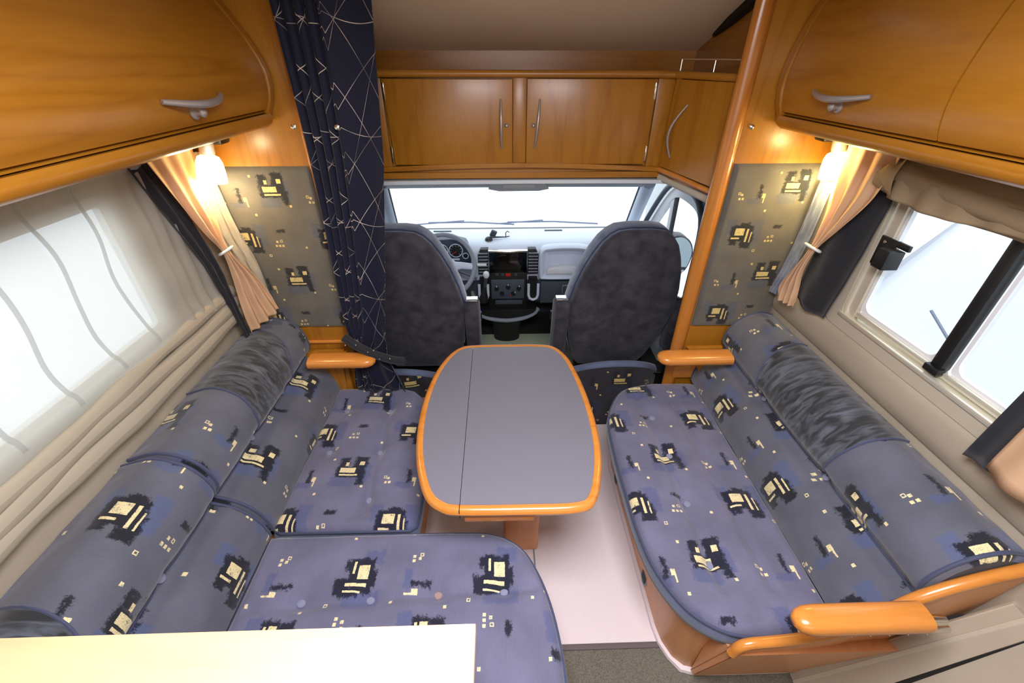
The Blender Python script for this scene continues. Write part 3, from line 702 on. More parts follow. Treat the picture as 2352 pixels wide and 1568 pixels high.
# instrument cluster
cl = part('instrument_cluster', prism([(-0.50, 0.63), (-0.49, 0.71), (-0.43, 0.755), (-0.30, 0.762), (-0.22, 0.74), (-0.185, 0.68), (-0.19, 0.60), (-0.30, 0.575), (-0.45, 0.58)], 'Y', 2.572, 2.66, 0.006), 'gauge_face', t, smooth=60)
def ring(c, r, w, rot=None, n=28): return tube([(c[0] + r * math.cos(2 * PI * k / n), c[1], c[2] + r * math.sin(2 * PI * k / n)) for k in range(n)], w, 6, closed=True)
for gx, gz, gr in ((-0.281, 0.690, 0.042), (-0.372, 0.690, 0.042), (-0.222, 0.655, 0.018), (-0.440, 0.655, 0.018)):
    q_ = part('gauge', lathe([(0, 0), (gr - .003, 0), (gr - .003, 0.004), (0, 0.004)], (gx, 2.572, gz), n=24, rot=Matrix.Rotation(PI / 2, 4, 'X')), 'black_plastic', cl)
    part('gauge_ring', ring((gx, 2.566, gz), gr, 0.0028), 'gauge_print', cl)
    if gr > .03:
        ticks = []
        for k in range(9):
            a_ = math.radians(225 - k * 33.75); ticks.append(tube([(gx + (gr - .013) * math.cos(a_), 2.565, gz + (gr - .013) * math.sin(a_)), (gx + (gr - .006) * math.cos(a_), 2.565, gz + (gr - .006) * math.sin(a_))], 0.0012, 5))
        part('dial_marks', merge(*ticks), 'gauge_print', cl, kind='stuff')
        part('needle', tube([(gx + .004, 2.562, gz - .004), (gx - .024, 2.562, gz - .020)], 0.0016, 6), 'red_plastic', cl)
part('odometer', box(-0.31, -0.26, 2.564, 2.572, 0.626, 0.638, 0.002), 'gauge_print', cl)

# head unit screen
t = thing('touch_screen', 'large dark touch screen standing proud of the centre dashboard', 'screen', (0.047, 2.50, 0.56))
part('bezel', box(-0.078, 0.168, 2.500, 2.530, 0.560, 0.712, 0.006), 'chrome', t, 'bright metallic bezel')
part('display', box(-0.073, 0.163, 2.494, 2.502, 0.565, 0.705, 0.003), 'screen_black', t, 'glossy black display')
part('stalk', box(0.02, 0.08, 2.528, 2.60, 0.60, 0.67), 'black_plastic', t)
# gear lever
t = thing('gear_lever', 'gear lever with pale knob rising from the dashboard left of the screen', 'gear lever', (-0.11, 2.50, 0.38))
part('boot', loft([[(-0.115 + r * math.cos(2 * PI * k / 12) + dx, 2.46 + r * math.sin(2 * PI * k / 12), z) for k in range(12)] for r, z, dx in ((0.030, 0.385, 0), (0.026, 0.42, .003), (0.015, 0.46, .008), (0.010, 0.50, .012))]), 'black_plastic', t, 'dark leather boot')
part('shaft', tube([(-0.103, 2.46, 0.49), (-0.092, 2.43, 0.57)], [0.010, .014], 12), 'dark_plastic', t)
part('knob', lathe([(0, 0), (0.013, 0.0), (0.019, 0.010), (0.020, 0.022), (0.016, 0.034), (0.008, 0.040), (0, 0.041)], (-0.091, 2.425, 0.570), n=16), 'white_plastic', t, 'pale grey knob')
# steering wheel
t = thing('steering_wheel', 'grey two-spoke steering wheel behind the driver seat', 'steering wheel', (-0.350, 2.40, 0.58))
rot = Matrix.Translation((-0.342, 2.38, 0.668)) @ Matrix.Rotation(math.radians(-32), 4, 'X')
def sw(bm): bm.transform(rot); return bm
part('rim', sw(tube([(0.185 * math.cos(2 * PI * k / 40), 0, 0.185 * math.sin(2 * PI * k / 40)) for k in range(40)], 0.014, 12, closed=True)), 'mid_plastic', t)
hub = part('hub', sw(loft([[(a * f, y_, b * f) for a, b in rrect(-0.075, 0.075, -0.085, 0.045, 0.035)] for f, y_ in ((0.9, 0.05), (1.0, 0.02), (0.95, -0.005), (0.8, -0.018))])), 'grey_plastic', t)
for s_ in (-1, 1):
    part('spoke', sw(tube([(s_ * 0.05, 0.012, 0.0), (s_ * 0.11, 0.008, 0.004), (s_ * 0.178, 0, -0.005)], [0.030, .020, .018], 12, sx=0.5)), 'grey_plastic', t)
    part('spoke', sw(tube([(s_ * 0.045, 0.012, -0.06), (s_ * 0.09, 0.008, -0.10), (s_ * 0.12, 0, -0.14)], [0.028, .018, .016], 12, sx=0.5)), 'grey_plastic', t)
part('column', tube([(-0.342, 2.43, 0.63), (-0.342, 2.60, 0.50)], [0.05, 0.06], 16), 'dark_plastic', t)
part('stalk', tube([(-0.32, 2.47, 0.62), (-0.165, 2.44, 0.565), (-0.150, 2.44, 0.555)], [.008, .007, .011], 8), 'dark_plastic', t, 'dark indicator stalk')
# keys
t = thing('key_bunch', 'bunch of keys with a bright blue fob hanging below the steering wheel', 'keys', (-0.155, 2.50, 0.28))
part('fob', obox((-0.148, 2.495, 0.315), 0.016, 0.010, 0.062, (0, -0.25, 0), 0.004), 'blue_fob', t, 'blue plastic fob')
part('key_ring', tube([(-0.165 + .014 * math.cos(2 * PI * k / 16), 2.497, 0.36 + .014 * math.sin(2 * PI * k / 16)) for k in range(16)], 0.002, 6, closed=True), 'chrome', t)
part('key', obox((-0.182, 2.50, 0.335), 0.014, 0.004, 0.05, (0, 0.3, 0), 0.001), 'metal_satin', t)
part('key_head', lathe([(0, 0), (.011, 0), (.011, .006), (0, .006)], (-0.178, 2.503, 0.385), n=12, rot=Matrix.Rotation(PI / 2, 4, 'X')), 'black_plastic', t)
part('lock_barrel', tube([(-0.19, 2.56, 0.40), (-0.18, 2.50, 0.395)], .014, 10), 'metal_satin', t)
# phone holder on the dash top
t = thing('phone_holder', 'small black phone holder on top of the dashboard', 'phone holder', (-0.03, 2.68, 0.725))
part('suction_cup', lathe([(0, 0), (0.026, 0.0), (0.022, 0.012), (0.010, 0.020), (0, 0.020)], (-0.075, 2.66, 0.724), n=16), 'black_plastic', t)
part('clamp', obox((-0.045, 2.67, 0.762), 0.038, 0.02, 0.045, (0.3, 0.4, 0.2), 0.006), 'dark_plastic', t)
part('arm', tube([(-0.065, 2.66, 0.742), (-0.02, 2.67, 0.738), (0.035, 2.68, 0.735), (0.06, 2.68, 0.74)], [.009, .006, .004, .003], 8), 'dark_plastic', t)
part('cable', tube([(0.035, 2.68, 0.73), (0.034, 2.685, 0.76), (0.045, 2.69, 0.77), (0.058, 2.69, 0.762)], 0.003, 6), 'black_plastic', t)
# wipers outside
for k, (x0, x1) in enumerate(((-0.50, 0.10), (0.05, 0.70))):
    t = thing('windscreen_wiper', ('windscreen wiper lying in front of the steering wheel', 'windscreen wiper lying in front of the passenger seat')[k], 'wiper', (x0, 3.0, 0.70))
    part('arm', tube([(x1, 3.02, 0.705), ((x0 + x1) / 2, 2.985, 0.735), (x0, 2.965, 0.740)], 0.006, 6), 'wire_grey', t)
    part('blade', tube([(x0 - .08, 2.975, 0.725), (x0 + 0.25, 2.965, 0.752)], 0.005, 6), 'wire_grey', t)
# floor mat
tag(obj('floor_mat', prism(rrect(-0.24, 0.40, 1.74, 2.66, 0.05), 'Z', -0.003, 0.004, 0.001), 'mat_green'), 'pale green-grey mat on the cab floor between the front seats', 'mat')
# exterior mirror
t = thing('wing_mirror', 'large two-part exterior mirror outside the passenger door', 'mirror', (1.30, 2.75, 0.40))
mo = spline([(1.13, 0.67), (1.22, 0.70), (1.29, 0.66), (1.325, 0.58), (1.31, 0.47), (1.26, 0.40), (1.16, 0.38), (1.11, 0.45), (1.10, 0.58)], 4); mo = [(p[0], p[1]) for p in mo]
part('housing', prism(mo, 'Y', 2.77, 2.86, 0.01), 'black_plastic', t)
part('upper_glass', prism([p for p in inset(mo, 0.010) if p[1] > 0.468] , 'Y', 2.764, 2.771), 'mirror_glass', t)
part('lower_glass', prism([p for p in inset(mo, 0.010) if p[1] < 0.462], 'Y', 2.764, 2.771), 'mirror_glass', t)
part('bracket', tube([(1.06, 2.72, 0.52), (1.15, 2.80, 0.52)], 0.018, 8), 'black_plastic', t)

# ================================================================== CAB SEATS
def cab_seat(cx, label, s):
    t = thing('cab_seat', label, 'seat', (cx, 2.05, 0.0))
    prof = [(0.265, .165), (0.31, .195), (0.38, .218), (0.45, .24), (0.55, .258), (0.66, .265), (0.76, .252), (0.86, .228), (0.94, .198), (1.00, .168), (1.035, .138), (1.056, .105), (1.064, .05)]
    wid = 1.0; lean = 0.03 * s
    def yc(z): return 1.955 - 0.11 * (z - .33) / .74
    def shell(off, y0, y1, wf=1.0):
        rings = []
        for f, yy in ((0.90, y0 + 0.012), (0.97, y0 + .004), (1.0, y0), (1.0, y0) ):
            pass
        levels = ((0.80, y0), (0.93, y0 + 0.006), (0.985, y0 + 0.020), (1.0, y0 + 0.045), (1.0, y1 - 0.03), (0.96, y1 - 0.01), (0.86, y1))
        for f, yy in levels:
            r = []
            zc = 0.70
            pts = [(cx + lean * (z - .6) / .4 + w * f * wf, zc + (z - zc) * (1 - (1 - f) * 0.5)) for z, w in prof] + [(cx + lean * (z - .6) / .4 - w * f * wf, zc + (z - zc) * (1 - (1 - f) * 0.5)) for z, w in reversed(prof)]
            rings.append([(a, yc(b) + yy + off, b) for a, b in pts])
        return loft(rings)
    part('backrest', shell(0, -0.055, 0.0 + 0.03), 'velour_dark', t, 'dark mottled velour back shell', smooth=70)
    part('backrest_front', shell(0, 0.031, 0.15, 1.03), 'velour_blue', t, 'lighter blue-grey velour front', smooth=70)
    part('cushion', box(cx - 0.245, cx + 0.245, 1.97, 2.36, 0.36, 0.475, 0.03, 4), 'velour_seat', t, smooth=70)
    part('base', box(cx - 0.20, cx + 0.20, 1.98, 2.36, 0.02, 0.358, 0.01), 'black_plastic', t)
    for q in (-1, 1):
        xa = cx + q * (0.262 + 0.040)
        a = part('armrest', obox((xa, 1.915, 0.530), 0.072, 0.10, 0.33, (math.radians(8), 0, q * -0.05), 0.018, 3), 'velour_dark', t, smooth=70)
        part('armrest_cap', obox((xa, 1.90, 0.698), 0.060, 0.05, 0.008, (0, 0, 0), 0.002), 'chrome', a)
        part('armrest_front', obox((xa, 1.972, 0.50), 0.074, 0.03, 0.34, (math.radians(8), 0, 0), 0.012, 3), 'velour_blue', a)
    part('piping', tube([(cx + lean * (z - .6) / .4 + w * 1.002 * q_, yc(z) + 0.032, z) for q_, z, w in [(1, z, w) for z, w in prof] + [(-1, z, w) for z, w in reversed(prof)]], 0.004, 6), 'piping', t)
    part('belt_buckle', box(cx - s * 0.345, cx - s * 0.330, 1.98, 2.0, 0.52, 0.575, 0.004), 'black_plastic', t)
    return t
cab_seat(0.605, 'passenger cab seat seen from behind with dark mottled velour back, right of the screen', 1)
cab_seat(-0.450, 'driver cab seat seen from behind, partly hidden by the navy curtain', -1)
# low upholstered skirts at the back of each seat's pedestal
def skirt(x0, x1, label, ht):
    t = thing('seat_skirt', label, 'seat cover', ((x0 + x1) / 2, 1.74, 0.0))
    cx = (x0 + x1) / 2; w = (x1 - x0) / 2
    top = [(x0 + 2 * w * k / 20, ht - 0.115 * abs(2 * k / 20 - 1) ** 2.4) for k in range(21)]
    def fn(u, v):
        k = u * 20; i = min(int(k), 19); f = k - i; x = top[i][0] * (1 - f) + top[i + 1][0] * f; z = top[i][1] * (1 - f) + top[i + 1][1] * f
        y = 1.735 + 0.10 * abs(2 * u - 1) ** 2.5
        return (x, y, 0.0 + z * v, x, z * v)
    part('cover', solid(grid(20, 6, fn), 0.012), 'fabric_skirt', t)
    part('padded_rim', tube([(x, 1.745 + 0.10 * abs(2 * k / 20 - 1) ** 2.5, z) for k, (x, z) in enumerate(top)], 0.021, 10), 'velour_edge', t, 'blue-grey velour padded rim')
skirt(0.36, 0.84, 'dark patterned cover behind the passenger seat base with padded rim', 0.395)
skirt(-0.76, -0.32, 'dark patterned cover behind the driver seat base with padded rim', 0.365)
t = thing('seat_belt_stalk', 'black seat belt fittings on the cab floor beside the right partition', 'seat belt', (0.86, 1.80, 0.0))
part('strap', prism([(0.80, 0.30), (0.84, 0.38), (0.90, 0.30), (0.92, 0.02), (0.84, 0.02)], 'Y', 1.80, 1.83, 0.004), 'rubber', t)
part('anchor', box(0.80, 0.845, 1.78, 1.80, 0.30, 0.31, 0.003), 'chrome', t)
part('reel_cover', box(0.955, 1.03, 1.70, 1.98, 0.0, 0.52, 0.02), 'black_plastic', t)

# ================================================================== TABLE
ZT = 0.66
tp = [(-0.125, 0.731), (0.06, 0.728), (0.206, 0.731), (0.258, 0.762), (0.292, 0.858), (0.310, 0.962), (0.315, 1.083), (0.309, 1.222), (0.292, 1.356), (0.267, 1.462), (0.221, 1.530), (0.15, 1.548), (0.013, 1.551), (-0.12, 1.549), (-0.176, 1.535), (-0.222, 1.480), (-0.262, 1.371), (-0.284, 1.238), (-0.289, 1.099), (-0.277, 0.96), (-0.253, 0.857), (-0.222, 0.782), (-0.181, 0.745)]
to = [(p[0], p[1]) for p in spline(tp, 4)]
t = thing('dining_table', 'grey-topped drop-leaf table with rounded orange wooden edge between the sofas', 'table', (0.02, 1.13, 0.0))
XS = -0.125  # the leaf joint
def clip(o, side):
    r = []
    n = len(o)
    for i in range(n):
        a, b = o[i], o[(i + 1) % n]; ia = (a[0] - XS) * side > 0; ib = (b[0] - XS) * side > 0
        if ia: r.append(a)
        if ia != ib:
            f = (XS - a[0]) / (b[0] - a[0]); r.append((XS + side * 0.0009, a[1] + f * (b[1] - a[1])))
    return r
ins = inset(to, 0.020)
part('table_top', prism(clip(ins, 1), 'Z', ZT - 0.024, ZT, 0.0), 'table_laminate', t)
part('table_leaf', prism(clip(ins, -1), 'Z', ZT - 0.024, ZT, 0.0), 'table_laminate', t, 'narrow hinged leaf of the table top')
er = []
for k in range(12):
    a = 2 * PI * k / 12; d_ = 0.011 - 0.0155 * math.cos(a) ; er.append([(p[0], p[1], ZT - 0.014 + 0.0165 * math.sin(a)) for p in inset(to, d_)])
er.append(er[0])
part('edge_band', loft(er, cap=False), 'wood_edge', t, 'rounded orange wooden edging', smooth=70)
part('leaf_joint', box(XS - 0.001, XS + 0.001, 0.7275, 0.75, ZT - 0.032, ZT + 0.0028), 'gap_dark', t)
part('support_rail', box(-0.115, 0.085, 0.735, 0.80, ZT - 0.062, ZT - 0.034, 0.006), 'wood_edge', t)
lg = part('leg', box(-0.005, 0.135, 1.00, 1.14, 0.0, ZT - 0.034, 0.012, 3), 'wood_base', t, 'box-shaped wooden pedestal leg')
obj('trim_11', box(0.115, 0.121, 0.66, 1.02, 0.0, 0.006), 'mid_plastic', kind=STR)

# ================================================================== SOFAS
ZS = 0.43
def seat_cushion(name, outline, zb, label, buttons, creases, uvrot=0, brown=(), uvo=(0, 0)):
    out = [(p[0], p[1]) for p in outline]
    xs = [p[0] for p in out]; ys = [p[1] for p in out]; cx, cy = sum(xs) / len(xs), sum(ys) / len(ys)
    t = thing(name, label, 'cushion', (cx, cy, zb))
    y0, y1 = min(ys), max(ys); R = 0.030
    def ext(y):
        hit = []
        n = len(out)
        for i in range(n):
            a, b = out[i], out[(i + 1) % n]
            if (a[1] - y) * (b[1] - y) <= 0 and a[1] != b[1]: hit.append(a[0] + (b[0] - a[0]) * (y - a[1]) / (b[1] - a[1]))
        return (min(hit), max(hit)) if hit else (cx, cx)
    def h(x, y):
        d = dist_poly(x, y, out); z = ZS
        if d < R: z -= R * (1 - math.sqrt(max(0, 1 - (1 - d / R) ** 2)))
        z += 0.008 * min(1, d / 0.12)
        for bx_, by_ in list(buttons) + list(brown):
            q = (x - bx_) ** 2 + (y - by_) ** 2; z -= 0.014 * math.exp(-q / 0.0008) + 0.011 * math.exp(-q / 0.005)
        for a, b in creases:
            q = seg_d(x, y, a, b); z -= 0.013 * math.exp(-q * q / 0.00022)
        z += 0.004 * noise.noise(Vector((x * 9, y * 9, 3)))  + 0.0015 * noise.noise(Vector((x * 40, y * 30, 1)))
        return z
    e = 0.0008
    ca, sa = math.cos(uvrot), math.sin(uvrot)
    def fn(u, v):
        uu = 0.5 - 0.5 * math.cos(PI * (0.12 * u * 0 + u)); uu = 0.5 * uu + 0.5 * u
        vv = 0.5 - 0.5 * math.cos(PI * v); vv = 0.5 * vv + 0.5 * v
        y = y0 + e + (y1 - y0 - 2 * e) * vv; a, b = ext(y); x = a + (b - a) * uu
        return (x, y, h(x, y), x * ca - y * sa + uvo[0], x * sa + y * ca + uvo[1])
    part('top_cover', grid(80, 100, fn), 'fabric_seat', t, smooth=180, flip=True)
    side = loft([[(p[0], p[1], ZS - R + 0.002) for p in inset(out, 0.001)], [(p[0], p[1], ZS - R - 0.02) for p in inset(out, -0.004)], [(p[0], p[1], (ZS + zb) / 2 - .01) for p in inset(out, -0.005)], [(p[0], p[1], zb + 0.012) for p in inset(out, -0.001)], [(p[0], p[1], zb) for p in inset(out, 0.014)]])
    part('border', side, 'velour_edge', t, 'plain blue-grey velour side band', smooth=60)
    part('piping', tube([(p[0], p[1], ZS - R + 0.006) for p in inset(out, 0.001)], 0.0055, 8, closed=True), 'piping', t)
    for lst, mm in ((buttons, 'button_cloth'), (brown, 'button_brown')):
        for bx_, by_ in lst:
            part('button', lathe([(0, 0), (0.012, 0), (0.0125, 0.003), (0.010, 0.006), (0, 0.0075)], (bx_, by_, h(bx_, by_) - 0.0005), n=16), mm, t, 'brown covered button' if mm == 'button_brown' else None)
    return t
RO = spline([(0.884, 1.553), (0.80, 1.556), (0.664, 1.553), (0.553, 1.515), (0.485, 1.42), (0.448, 1.321), (0.434, 1.151), (0.432, 0.97), (0.434, 0.832), (0.450, 0.701), (0.492, 0.599), (0.545, 0.541), (0.62, 0.507), (0.735, 0.500), (0.82, 0.499), (0.884, 0.502)], 4, closed=False) + [Vector((0.902, 0.51)), Vector((0.902, 1.545))]
seat_cushion('sofa_seat_cushion', RO, 0.335, 'long patterned seat cushion with rounded ends on the right sofa', [(0.640, 1.12), (0.632, 0.91), (0.628, 0.70), (0.636, 1.33)], [((0.60, 1.45), (0.625, 0.62)), ((0.755, 1.45), (0.765, 0.62))], uvrot=0.0)
FO = rrect(-0.742, -0.290, 0.838, 1.560, 0.020, 3)
FO = [(p[0] - (0.075 * max(0, (p[1] - 1.40) / 0.16) ** 1.5 if p[0] > -0.4 else 0), p[1]) for p in FO]
FO = arcpts(-0.47, 1.43, 0.13, 0, 90, 6)
FO = [(-0.305, 1.30), (-0.325, 1.40), (-0.355, 1.48), (-0.405, 1.535), (-0.47, 1.558), (-0.56, 1.562), (-0.735, 1.562), (-0.758, 1.55), (-0.758, 0.85), (-0.73, 0.840), (-0.31, 0.838), (-0.292, 0.850), (-0.288, 0.90), (-0.290, 1.10)]
seat_cushion('sofa_seat_cushion', FO, 0.335, 'patterned front seat cushion of the left sofa, beside the table', [(-0.680, 1.414), (-0.494, 1.414), (-0.486, 1.177), (-0.474, 0.961), (-0.68, 1.177)], [((-0.494, 1.46), (-0.474, 0.90))], uvrot=0.02, uvo=(0.12, 0.05))
NO = [(p[0], p[1]) for p in spline([(-0.752, 0.822), (-0.42, 0.824), (-0.15, 0.823), (-0.03, 0.812), (0.050, 0.765), (0.095, 0.690), (0.125, 0.600), (0.141, 0.50), (0.146, 0.40), (0.146, 0.20), (0.14, 0.02), (0.10, -0.03), (-0.3, -0.05), (-0.752, -0.05)], 4, closed=False)]
seat_cushion('sofa_seat_cushion', NO, 0.335, 'large patterned seat cushion at the near left corner, rounded towards the aisle', [(-0.387, 0.626), (-0.005, 0.639), (-0.58, 0.62)], [((-0.72, 0.60), (0.08, 0.64))], uvrot=PI / 2, brown=[(-0.195, 0.634)], uvo=(0.05, 0.13))

def back_cushion(side, prof, y0, y1, label, plain, crease_i, uvo=(0, 0), btn=()):
    """prof: list of (x, z) from seat junction up over the roll to the wall"""
    cx = sum(p[0] for p in prof) / len(prof)
    t = thing('sofa_back_cushion', label, 'cushion', (cx, (y0 + y1) / 2, prof[0][1]))
    P_ = [Vector((p[0], p[1])) for p in prof]
    sm = spline([tuple(p) for p in P_], 6, closed=False); K = len(sm)
    wall = Vector((XL + .001 if side < 0 else XR - .001, 0))
    cen = Vector((wall.x, 0.60))
    Ls = [0.0]
    for a, b in zip(sm, sm[1:]): Ls.append(Ls[-1] + (b - a).length)
    def pt(v, y, off=0.0):
        k = v * (K - 1); i = min(int(k), K - 2); f = k - i; p = sm[i] * (1 - f) + sm[i + 1] * f
        tg = (sm[i + 1] - sm[i]).normalized(); nr = Vector((-tg.y, tg.x))
        if nr.x * side > 0 and False: nr = -nr
        nr = nr if nr.dot(p - cen) > 0 else -nr
        L_ = Ls[i] * (1 - f) + Ls[i + 1] * f
        d = min(y - y0, y1 - y); R = 0.022; e = 0
        if d < R: e = R * (1 - math.sqrt(max(0, 1 - (1 - d / R) ** 2)))
        # seam groove between lumbar pad and head roll
        q = L_ - Ls[crease_i * 6]; g = 0.026 * math.exp(-q * q / 0.00034)
        bulge = 0.010 * math.sin(PI * min(1, max(0, v / (crease_i * 6 / (K - 1))))) if v < crease_i * 6 / (K - 1) else 0.0
        for by in btn:
            bq = (y - by) ** 2 + q * q; g += 0.014 * math.exp(-bq / 0.0009)
            if q < 0: g += 0.005 * math.exp(-((y - by) ** 2) / 0.0004) * math.exp(-q * q / .004)
        n_ = 0.0035 * noise.noise(Vector((y * 9, L_ * 9, side * 5))) + 0.0015 * noise.noise(Vector((y * 30, L_ * 30, 7)))
        p2 = p + nr * (bulge - g - e + off + n_)
        return (p2.x, y, p2.y, L_)
    def fn(u, v):
        uu = 0.5 * (0.5 - 0.5 * math.cos(PI * u)) + 0.5 * u
        y = y0 + (y1 - y0) * uu; x, yy, z, L_ = pt(v, y)
        return (x, yy, z, (L_ if side > 0 else -L_) + uvo[0], y + uvo[1])
    nseg = max(30, int((y1 - y0) * 110))
    part('cover', grid(nseg, 66, fn), 'fabric_back', t, smooth=180)
    part('seam', tube([(*(lambda r: (r[0], r[1], r[2]))(pt(crease_i * 6 / (K - 1), y0 + 0.02 + (y1 - y0 - 0.04) * k / 40, 0.001)),) for k in range(41)], 0.0032, 6), 'piping', t)
    # closed back and ends
    for yy, in ((y0,), (y1,)):
        ringp = [(pt(v / 24, yy)[0], yy, pt(v / 24, yy)[2]) for v in range(25)] + [(wall.x, yy, prof[0][1])]
        bm = new_bm(); vs = [bm.verts.new(p) for p in ringp]; bm.faces.new(vs); part('end_cover', bm, 'velour_dark', t)  # shade on the end faces is put in as a darker velour
    for yy in (y0 + 0.010, y1 - 0.010):
        part('piping', tube([(pt(v / 24, yy, 0.001)[0], yy, pt(v / 24, yy, 0.001)[2]) for v in range(0, 25)], 0.005, 8), 'piping', t)
    vc = crease_i * 6 / (K - 1)
    for (ya0, ya1, yb0, yb1) in plain:
        # ya: near seam y at crease/top, yb: far seam
        def edge(s_, v):
            f = max(0, min(1, (v - vc) / (1 - vc))); a, b = (ya0, ya1) if s_ == 0 else (yb0, yb1)
            return a + (b - a) * math.sin(f * PI / 2)
        def fp(u, v):
            vv = vc + 0.012 + (1 - vc - 0.014) * v; ya, yb = edge(0, vv), edge(1, vv); y = ya + (yb - ya) * u
            x, yy, z, L_ = pt(vv, y, 0.0032); return (x, yy, z, L_, y)
        part('plain_roll', grid(44, 40, fp), 'velour_plain', t, 'plain dark crushed velour head section', smooth=180)
        for s_ in (0, 1):
            pts = []
            for k in range(21):
                vv = vc + 0.012 + (1 - vc - 0.014) * k / 20; y = edge(s_, vv); x, yy, z, L_ = pt(vv, y, 0.003); pts.append((x, yy, z))
            part('seam_piping', tube(pts, 0.0035, 8), 'piping', t)
    for by in btn:
        x, yy, z, L_ = pt(vc, by, 0.006)
        part('button', lathe([(0, -0.004), (0.012, -0.002), (0.012, 0.002), (0.008, 0.005), (0, 0.006)], (x, yy, z), n=14, rot=Matrix.Rotation(-side * math.radians(55), 4, 'Y')), 'button_cloth', t)
    return t
RP = [(0.893, 0.425), (0.905, 0.48), (0.935, 0.54), (0.985, 0.605), (0.985, 0.66), (1.000, 0.715), (1.045, 0.765), (1.11, 0.788), (1.168, 0.775)]
LP = [(-0.748, 0.425), (-0.765, 0.48), (-0.795, 0.54), (-0.843, 0.605), (-0.838, 0.66), (-0.850, 0.72), (-0.885, 0.768), (-0.955, 0.792), (-1.048, 0.765)]
back_cushion(1, RP, 0.495, 1.585, 'long backrest cushion of the right sofa under the sliding window', [(0.865, 0.84, 1.24, 1.33)], 3, uvo=(0.02, 0.0), btn=(1.24, 0.865))
back_cushion(-1, LP, 0.834, 1.585, 'far backrest cushion of the left sofa with a plain dark head section', [(1.085, 1.12, 1.33, 1.48)], 3, uvo=(0.07, 0.1), btn=(1.085, 1.33))
back_cushion(-1, LP, -0.02, 0.832, 'near backrest cushion of the left sofa, cut by the frame', [(-0.0, -0.0, 0.34, 0.45)], 3, uvo=(0.15, 0.24), btn=(0.60,))

# bench boxes
t = thing('bench_box', 'curved wooden bench box under the right sofa', 'bench', (0.8, 1.05, 0.0))
b0 = [(1.16, 1.59), (0.66, 1.59)] + [(0.58, 1.56), (0.545, 1.50), (0.530, 1.42), (0.527, 1.2), (0.527, 0.95), (0.528, 0.70)] + [(0.535, 0.65), (0.555, 0.605), (0.585, 0.578), (0.63, 0.567), (0.72, 0.565), (0.96, 0.565), (1.16, 0.565)]
b1 = [(1.16, 1.59), (0.64, 1.59)] + [(0.55, 1.54), (0.51, 1.46), (0.495, 1.38), (0.49, 1.2), (0.49, 0.95), (0.493, 0.70)] + [(0.505, 0.63), (0.535, 0.575), (0.575, 0.545), (0.62, 0.556), (0.72, 0.566), (0.96, 0.566), (1.16, 0.566)]
part('panel', loft([[(x, y, 0.018) for x, y in b0], [(x, y, 0.334) for x, y in b1]]), 'wood_base', t, smooth=50)
part('corner_strip', tube([(0.632, 0.560, 0.02), (0.622, 0.550, 0.30)], 0.006, 6), 'wood_edge', t)
for yy in (1.293, 0.84):
    v_ = part('vent', lathe([(0, 0), (0.030, 0), (0.030, 0.004), (0.024, 0.006), (0.022, 0.003), (0, 0.003)], (0.5235, yy, 0.075), n=24, rot=Matrix.Rotation(-PI / 2 + 0.11, 4, 'Y')), 'mid_plastic', t, 'round grey plastic vent')
    for k in range(4): part('vent_slat', obox((0.518, yy, 0.060 + 0.010 * k), 0.003, 0.036, 0.003), 'dark_plastic', v_)
obj('baseboard_right', loft([[(x - 0.012 * (x < 1.1), y - (0.012 if y < 0.6 else 0), -0.0) for x, y in b0], [(x - 0.010 * (x < 1.1), y - (0.010 if y < 0.6 else 0), 0.014) for x, y in b0], [(x, y, 0.019) for x, y in b0]]), 'carpet_light', kind=STR)
t = thing('bench_box', 'wooden bench box under the left sofa, behind the table leg', 'bench', (-0.7, 0.8, 0.0))
part('panel', prism([(-1.04, 1.59), (-0.36, 1.59), (-0.345, 1.40), (-0.345, 0.79), (0.0, 0.77), (0.05, 0.70), (0.085, 0.60), (0.10, 0.45), (0.10, 0.0), (-1.04, 0.0)], 'Z', 0.0, 0.334, 0.006), 'wood_base', t)
t = thing('sofa_end_panel', 'curved wooden end panel rising behind the near end of the right sofa', 'panel', (0.85, 0.48, 0.0))
tp_ = [(0.600, 0.375), (0.612, 0.412), (0.64, 0.428), (0.70, 0.436), (0.78, 0.452), (0.85, 0.485), (0.90, 0.54), (0.95, 0.625), (1.00, 0.675), (1.06, 0.715), (1.12, 0.745), (1.168, 0.765)]
tps = [(p[0], p[1]) for p in spline(tp_, 4, closed=False)]
lo0 = [(x, 0.470, z) for x, z in tps]; lo1 = [(x, 0.490, z) for x, z in tps]
bt0 = [(0.60 + (1.168 - 0.60) * k / (len(tps) - 1), 0.545, 0.03) for k in range(len(tps))]; bt1 = [(a, 0.562, b) for a, _, b in bt0]
part('board', loft([bt0, lo0, lo1, bt1], close=False, cap=False), 'wood_base', t, smooth=60)
part('side_web', loft([[(0.604, 0.565, 0.02), (0.604, 0.548, 0.03), (0.604, 0.474, 0.37), (0.604, 0.565, 0.332)], [(1.165, 0.565, 0.02), (1.165, 0.548, 0.03), (1.165, 0.474, 0.37), (1.165, 0.565, 0.332)]]), 'wood_base', t)
part('top_rim', tube([(x, 0.480, z) for x, z in tps], 0.014, 10, sx=1.0), 'wood_edge', t, smooth=60)
part('coat_hook_rail', tube([(0.90, 0.432, 0.600), (1.02, 0.432, 0.600)], 0.008, 10), 'chrome', t, 'short chrome rod')
for k in range(5):
    xx = 0.80 + 0.045 * k
    part('hook', tube([(xx, 0.445, 0.585), (xx + .003, 0.436, 0.576), (xx + .008, 0.433, 0.570)], 0.0014, 6), 'chrome', t, 'small chrome hook')

